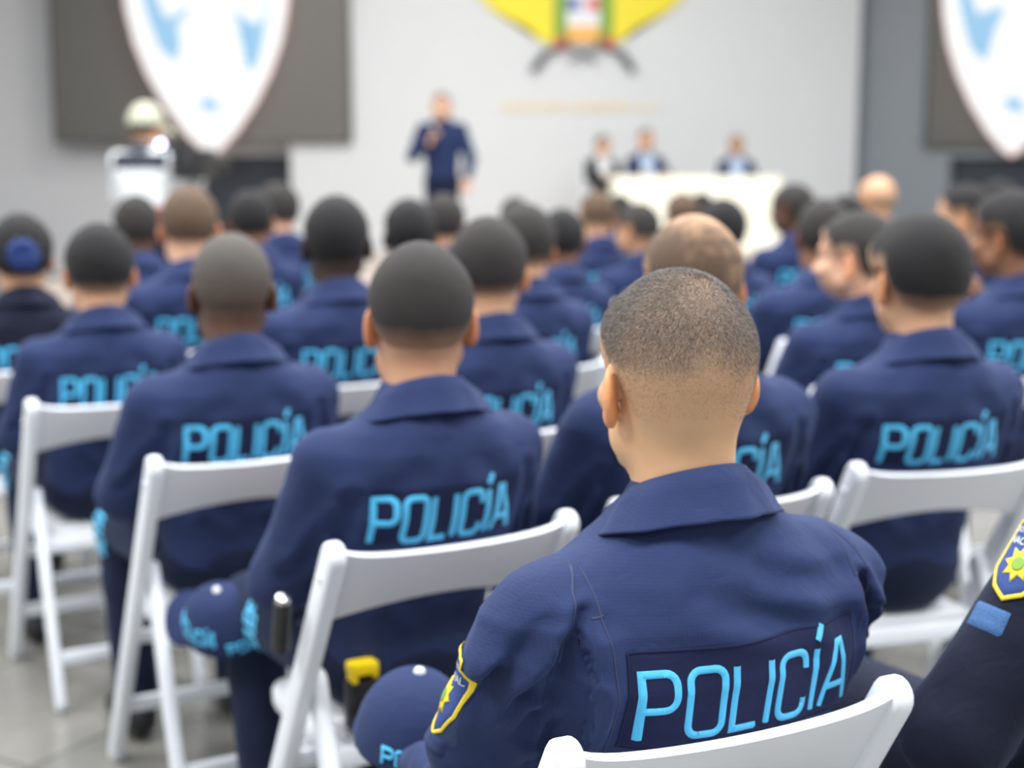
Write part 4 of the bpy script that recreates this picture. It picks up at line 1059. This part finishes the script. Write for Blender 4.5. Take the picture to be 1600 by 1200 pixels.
# ------------------------------------------------------------------ caps, belts and gear
def cap(loc, rz, tilt, label, s=1., text=True):
    def dome(P):
        d = ell(P, (0, 0, 0), (.088, .102, .105)); d = np.maximum(np.abs(d+.007)-.007, -.012-P[:, 2])
        return d
    def brim(P):
        q = P-A3(0, .10, -.008); z = q[:, 2]+6*q[:, 0]**2-.0
        r = np.sqrt((q[:, 0]/.085)**2+((q[:, 1])/.085)**2); d = np.maximum((r-1)*.08, np.abs(z)-.0045)
        return np.maximum(d, -(ell(P, (0, 0, 0), (.086, .100, .105))))
    root = empty('cap', loc, rz); root.rotation_euler = (tilt[0], tilt[1], rz); root.scale = (s, s, s); tag(root, label, 'cap', 'officers caps')
    V, F = geo('capdome', dome, .005, (-.12, -.13, -.05), (.12, .13, .13)); cr = link('crown', np_mesh('crown', V, F), M['shirt_plain'], root)
    V2, F2 = geo('capbrim', brim, .005, (-.12, -.02, -.08), (.12, .22, .03)); link('brim', np_mesh('brim', V2, F2), M['shirt_plain'], root)
    MB().lathe([(.001, .007), (.006, .006), (.009, .002), (.009, -.002), (.001, -.003)], (0, 0, .105), 14).build('button', M['white_thread'], cr)
    bk = surf_placer(V, F, (0, 0, 0), (1, 0, 0), (0, 0, 1), (0, 1, 0))
    ls, tw = strokes('POLIC^A'); k = .10/tw
    quadmesh('lettering', ribbons([[(-.05+a*k, .002+b*.022) for a, b in q] for q in ls], .0042, bk, .003, .001, .006), M['thread'], cr)
    for sgn in ((-1, 1) if text else ()):
        sp = surf_placer(V, F, (0, 0, 0), (0, sgn, 0), (0, 0, 1), (-sgn, 0, 0)); k = .12/tw
        quadmesh('side_lettering', ribbons([[(-.06+a*k, .02+b*.03) for a, b in q] for q in ls], .006, sp, .001, .0012, .006), M['thread'], cr)
    return root
kf = l2w(OF, RZF, (-.145*1.0, .385, 0))
kc_ = at(645, 1150, 1.93)
cap(tuple(kc_), RZF-.35, (.10, .10), 'navy cap with a cyan rear band held on the knee of the nearest officer', .95, False)
r2, sh2, tr2, dfm2, S2, T2, s2, o2 = P2; rz2 = r2.rotation_euler.z
k2 = l2w((o2.x, o2.y), rz2, (-.150*s2, .385*s2, 0))
kd_ = at(352, 978, k2.y-.02)
cap(tuple(kd_), rz2+.25, (.25, -.35), 'navy cap with cyan lettering resting on the knee of the officer with two pale ears', .88)
# cyan lettering down the outer trouser leg
def leg_text(P_, u0, u1, zc, wd=.03, yo=.335):
    r_, sh_, tr_, dfm_, S_, T_, s_, o_ = P_
    pl = surf_placer(T_[0], T_[1], (-.21, yo, zc), (0, .10, -1), (.0, 1, .10), (1, .25, 0), .2)
    ls, tw = strokes('POLIC^A'); L = u1-u0
    quadmesh('lettering', ribbons([[(u0+a*L/tw, -wd/2+b*wd) for a, b in q] for q in ls], .0085, pl, .001, .0012, .008), M['thread'], tr_)
leg_text(P2, -.055, .05, .520, .044, .235); leg_text(P3, -.06, .06, .525, .044); leg_text(P4, -.06, .06, .525, .044)
def baton():
    t = at(443, 930, 2.20); b = at(438, 1012, 2.24); root = empty('baton', b); tag(root, 'black baton with a bright metal tip hanging at the belt left of the chair post', 'baton')
    d = t-b
    MB().tube([(0, 0, 0), d*.86, d*.88], [.0155, .0155, .014], 16).build('grip', M['black'], root)
    MB().tube([d*.88, d*.97, d], [.012, .012, .007], 16).build('metal_tip', M['steel'], root)
baton()
def stun():
    c = at(566, 1042, 2.30); root = empty('stun_gun', c, rz2); tag(root, 'yellow stun gun in a black holster on the belt below the back slat', 'stun gun')
    MB().box((0, 0, 0), (.05, .035, .022), None, .005).box((-.018, 0, -.014), (.012, .03, .02), None, .004).box((.020, 0, -.012), (.010, .03, .016), None, .004).build('handle', M['yellow'], root)
    MB().box((0, .004, -.065), (.056, .036, .09), None, .008).box((0, -.017, -.05), (.05, .006, .02), None, .002).build('holster', M['black'], root)
stun()
# ------------------------------------------------------------------ stage people
STP = np.array([[.88, .158, .118, 0], [1.05, .155, .115, 0], [1.2, .17, .12, 0], [1.32, .19, .125, -.005], [1.4, .2, .12, -.01], [1.44, .19, .105, -.012], [1.475, .15, .09, -.012], [1.505, .10, .075, -.01], [1.53, .066, .066, -.005]], np.float32)
def stand(**k):
    d = dict(H=A3(0, .03, 1.625), nb=A3(0, -.01, 1.455), sh=.178, shz=1.425, shy=-.01, hip=(.088, 0, .93), kn=[(-.10, .02, .50), (.10, .02, .50)], an=[(-.11, 0, .10), (.11, 0, .10)],
             prof=STP, seated=False, curl=.8, hem=.93, belt=1.0, lo=(-.5, -.35, -.02), hi=(.5, .65, 1.8)); d.update(k); return d
SPK = stand(el=[(-.27, -.02, 1.15), (.28, .03, 1.17)], wr=[(-.25, .10, .95), (.07, .24, 1.30)], hd=[(0, .3, -1), (-.4, .1, .9)], curl=1.3)
sx = at(690, 170, 13.6)
spz = at(690, 147, 13.6).z-ZS
person((sx.x, 13.6, ZS), PI-.12, SPK, 'speaker', .0105, spz/1.752, 1., 'light', 'dark', label='speaker in navy standing on the stage with a microphone held at the chest', pit=0, yaw=8, group=None, letters=False)
mp = l2w((sx.x, 13.6), PI-.12, (.03, .26, 0)); k = spz/1.752
mc = empty('microphone', (mp.x, mp.y, ZS+1.36*k)); tag(mc, 'black hand microphone held up by the speaker on the stage', 'microphone')
MB().tube([(0, 0, -.09), (0, 0, .05)], [.011, .015], 12).build('handle', M['black'], mc)
MB().lathe([(.001, .045), (.02, .05), (.026, .068), (.022, .088), (.001, .098)], (0, 0, 0), 14).build('grille', M['steel'], mc)
M['suit'] = mat('dark_suit', (.012, .016, .016, 1), .8); M['pale_shirt'] = mat('pale_blue_shirt', (.45, .55, .72, 1), .8); M['white_shirt'] = mat('white_shirt', (.8, .82, .84, 1), .8, bump=.1, bscale=30); M['dark_yoke'] = mat('navy_knit', (.02, .023, .04, 1), .8)
M['red_cloth'] = mat('red_cloth', (.55, .06, .07, 1), .8)
DESK = pose(el=[(-.25, .03, .76), (.25, .03, .76)], wr=[(-.14, .28, .80), (.14, .28, .80)], curl=.4)
def panel(px, yt, y, rz, label, clab, skin, hair, shirt, front=None, yaw=0):
    x = at(px, 230, y-.1).x; o = Vector((x, y)); z = at(px, yt, y-.1).z-ZS-.2; s = (z-.445)/(1.306-.445)
    r, sh, tr, dfm, S_, T_ = person((x, y, ZS+.2), rz, DESK, 'desk', .0105, s, .92, skin, hair, label=label, shirt=shirt, letters=False, yaw=yaw, group='people at the stage table')
    if front:
        pl = surf_placer(S_[0], S_[1], (0, 0, .88), (1, 0, 0), (0, 0, 1), (0, -1, 0))
        quadmesh('shirt_front', sheet(pl, -.085, .085, -.17, .15, 8, 10, .004), M[front], sh)
    c = chair((x, y), clab, rz); c.location.z = ZS+.2
    return r
panel(1014, 201, 16.2, PI+.15, 'person in pale shirt under a navy vest seated behind the middle of the stage table', 'white folding chair hidden behind the middle of the stage table', 'light', 'dark', 'shirt_plain', 'pale_shirt')
panel(1155, 210, 16.2, PI, 'person in navy jacket seated alone at the right part of the stage table', 'white folding chair hidden behind the right part of the stage table', 'tan', 'fair', 'shirt_plain', 'pale_shirt')
panel(946, 211, 16.8, PI+.3, 'person in black suit seated sideways at the left end of the stage table', 'white folding chair hidden at the left end of the stage table', 'light', 'dark', 'suit', 'white_shirt', 20)
def table():
    y0, y1 = 14.95, 15.6; xa_ = at(962, 280, y0).x; xb = at(1222, 280, y0).x; zt = at(1000, 276, y0).z; zf = ZS+.2
    root = empty('table', ((xa_+xb)/2, (y0+y1)/2, zf)); tag(root, 'long table on the stage draped to the floor in cream cloth', 'table')
    w_, d_, h_ = xb-xa_, y1-y0, zt-zf
    MB().box((0, 0, h_-.02), (w_-.03, d_-.03, .03), None, .004).build('tabletop', M['white_plastic'], root)
    for a in (-1, 1):
        for b in (-1, 1): MB().tube([(a*(w_/2-.1), b*(d_/2-.1), 0), (a*(w_/2-.1), b*(d_/2-.1), h_-.03)], .02, 10).build('leg', M['steel'], root)
    cl = empty('tablecloth', ((xa_+xb)/2, (y0+y1)/2, zf)); tag(cl, 'cream cloth covering the stage table down to the floor', 'tablecloth')
    n = 160; V = []; F = []; per = []
    for k in range(n):
        t = k/n*4; side = int(t); f = t-side; c = [(-1, -1), (1, -1), (1, 1), (-1, 1)]; a = c[side]; b = c[(side+1) % 4]; per.append(((a[0]+(b[0]-a[0])*f)*w_/2, (a[1]+(b[1]-a[1])*f)*d_/2))
    for j, (zz, e) in enumerate(((h_, -.02), (h_, 0), (h_-.02, .006), (h_*.6, .018), (h_*.3, .03), (.008, .04))):
        for k, (x, y) in enumerate(per):
            rp_ = 1+(e+(.012*math.sin(k*.9)*(j-1)/4 if j > 1 else 0))/max(.3, math.hypot(x, y)); V.append((x*rp_, y*(1+(e+(.012*math.sin(k*.9)*(j-1)/4 if j > 1 else 0))/.33), zz))
    for j in range(5):
        for k in range(n): F.append((j*n+k, j*n+(k+1) % n, (j+1)*n+(k+1) % n, (j+1)*n+k))
    me = bpy.data.meshes.new('cloth'); me.from_pydata(V+[(0, 0, h_+.0)], [], F+[(k, (k+1) % n, len(V)) for k in range(n)]); me.polygons.foreach_set('use_smooth', np.ones(len(me.polygons), bool)); link('cloth', me, M['cream'], cl)
table()
# ------------------------------------------------------------------ camera operator
YC = 9.2
cx = at(226, 200, YC).x; cz = at(226, 166, YC).z
ks = (cz-.015)/1.752
CAMP = stand(el=[(-.25, .10, 1.20), (.25, .10, 1.20)], wr=[(-.0, .36, 1.36), (.20, .36, 1.34)], hd=[(.9, .4, .2), (-.1, .8, .5)], curl=1.2)
ro, sho, tro, dfo, So, To = person((cx, YC, 0), -.25, CAMP, 'operator', .0105, ks, 1.0, 'tan', 'dark', yaw=0, hs=1.12, label='camera operator in white shirt and khaki cap filming with the back to us', shirt='white_shirt', letters=False, collar='dark_yoke')
pl = surf_placer(So[0], So[1], (0, 0, 1.41*ks), (1, 0, 0), (0, 0, 1), (0, 1, 0))
quadmesh('yoke', sheet(pl, -.20, .20, -.045, .075, 14, 6, .004), M['dark_yoke'], sho)
pl = surf_placer(So[0], So[1], (0, 0, 1.05*ks), (1, 0, 0), (0, 0, 1), (0, 1, 0))
quadmesh('hem_band', sheet(pl, -.17, .17, -.11, .10, 14, 6, .004), M['red_cloth'], sho)
M['khaki'] = mat('khaki_cotton', (.44, .44, .34, 1), .85, bump=.1, bscale=60)
hp = l2w((cx, YC), -.25, (0, .02*ks, 0))
kc = cap((hp.x, hp.y, (1.625+.035)*ks), -.25+PI*0, (-.05, 0), 'khaki baseball cap on the head of the camera operator', 1.30)
for ch in list(kc.children):
    for g in list(ch.children): bpy.data.objects.remove(g)
    me = ch.data.copy(); me.materials.clear(); me.materials.append(M['khaki']); ch.data = me
def vcam():
    c = at(303, 256, YC-.02); root = empty('video_camera', c, -.25); tag(root, 'black shoulder video camera held beside the khaki cap', 'video camera')
    MB().box((0, 0, 0), (.15, .36, .19), None, .02).box((0, -.1, .11), (.06, .2, .04), None, .01).build('camera_body', M['black'], root)
    MB().tube([(0, .2, 0), (0, .30, 0), (0, .31, 0), (0, .42, 0)], [.045, .045, .06, .062], 20).build('lens', M['black'], root)
    MB().box((-.13, -.06, .08), (.11, .10, .08), None, .012).build('viewfinder', M['black'], root)
    M['lamp_violet'] = mat('violet_tally', (.6, .55, .8, 1), .3, emit=(.62, .56, .85, 1), estr=9.)
    MB().lathe([(.001, .0), (.02, .001), (.02, .006), (.001, .008)], (-.165, -.115, .125), 16, Matrix.Rotation(PI/2, 3, 'X')).build('status_light', M['lamp_violet'], root)
    M['scr'] = mat('small_screen', (.3, .4, .4, 1), .2, emit=(.45, .6, .62, 1), estr=.8)
    MB().box((-.14, -.113, .06), (.06, .004, .045), None, .001).build('display', M['scr'], root)
vcam()
# ------------------------------------------------------------------ light
w = bpy.data.worlds.new('world'); SC.world = w; w.use_nodes = True
w.node_tree.nodes['Background'].inputs[0].default_value = (.92, .96, 1, 1); w.node_tree.nodes['Background'].inputs[1].default_value = .68
def area(name, loc, size, power, col=(1, 1, 1), rot=(0, 0, 0)):
    l = bpy.data.lights.new(name, 'AREA'); l.shape = 'RECTANGLE'; l.size, l.size_y = size; l.energy = power; l.color = col
    o = bpy.data.objects.new(name, l); COL.objects.link(o); o.location = loc; o.rotation_euler = rot; return o
for x in (-4.2, 0, 4.2):
    for y in (0.6, 4.4, 8.2, 11.6):
        area('ceiling_and_fill_lamp', (x, y, HZ-.05), (2.4, 1.2), 170 if y < 11 else 60, (.97, .985, 1))  # the row nearest the stage is added fill for the people there
for x in (-1.6, .9): area('stage_wash_lamp', (x, 14.2, HZ-.1), (1.2, .5), 45, (1, .985, .96), (math.radians(38), 0, 0))
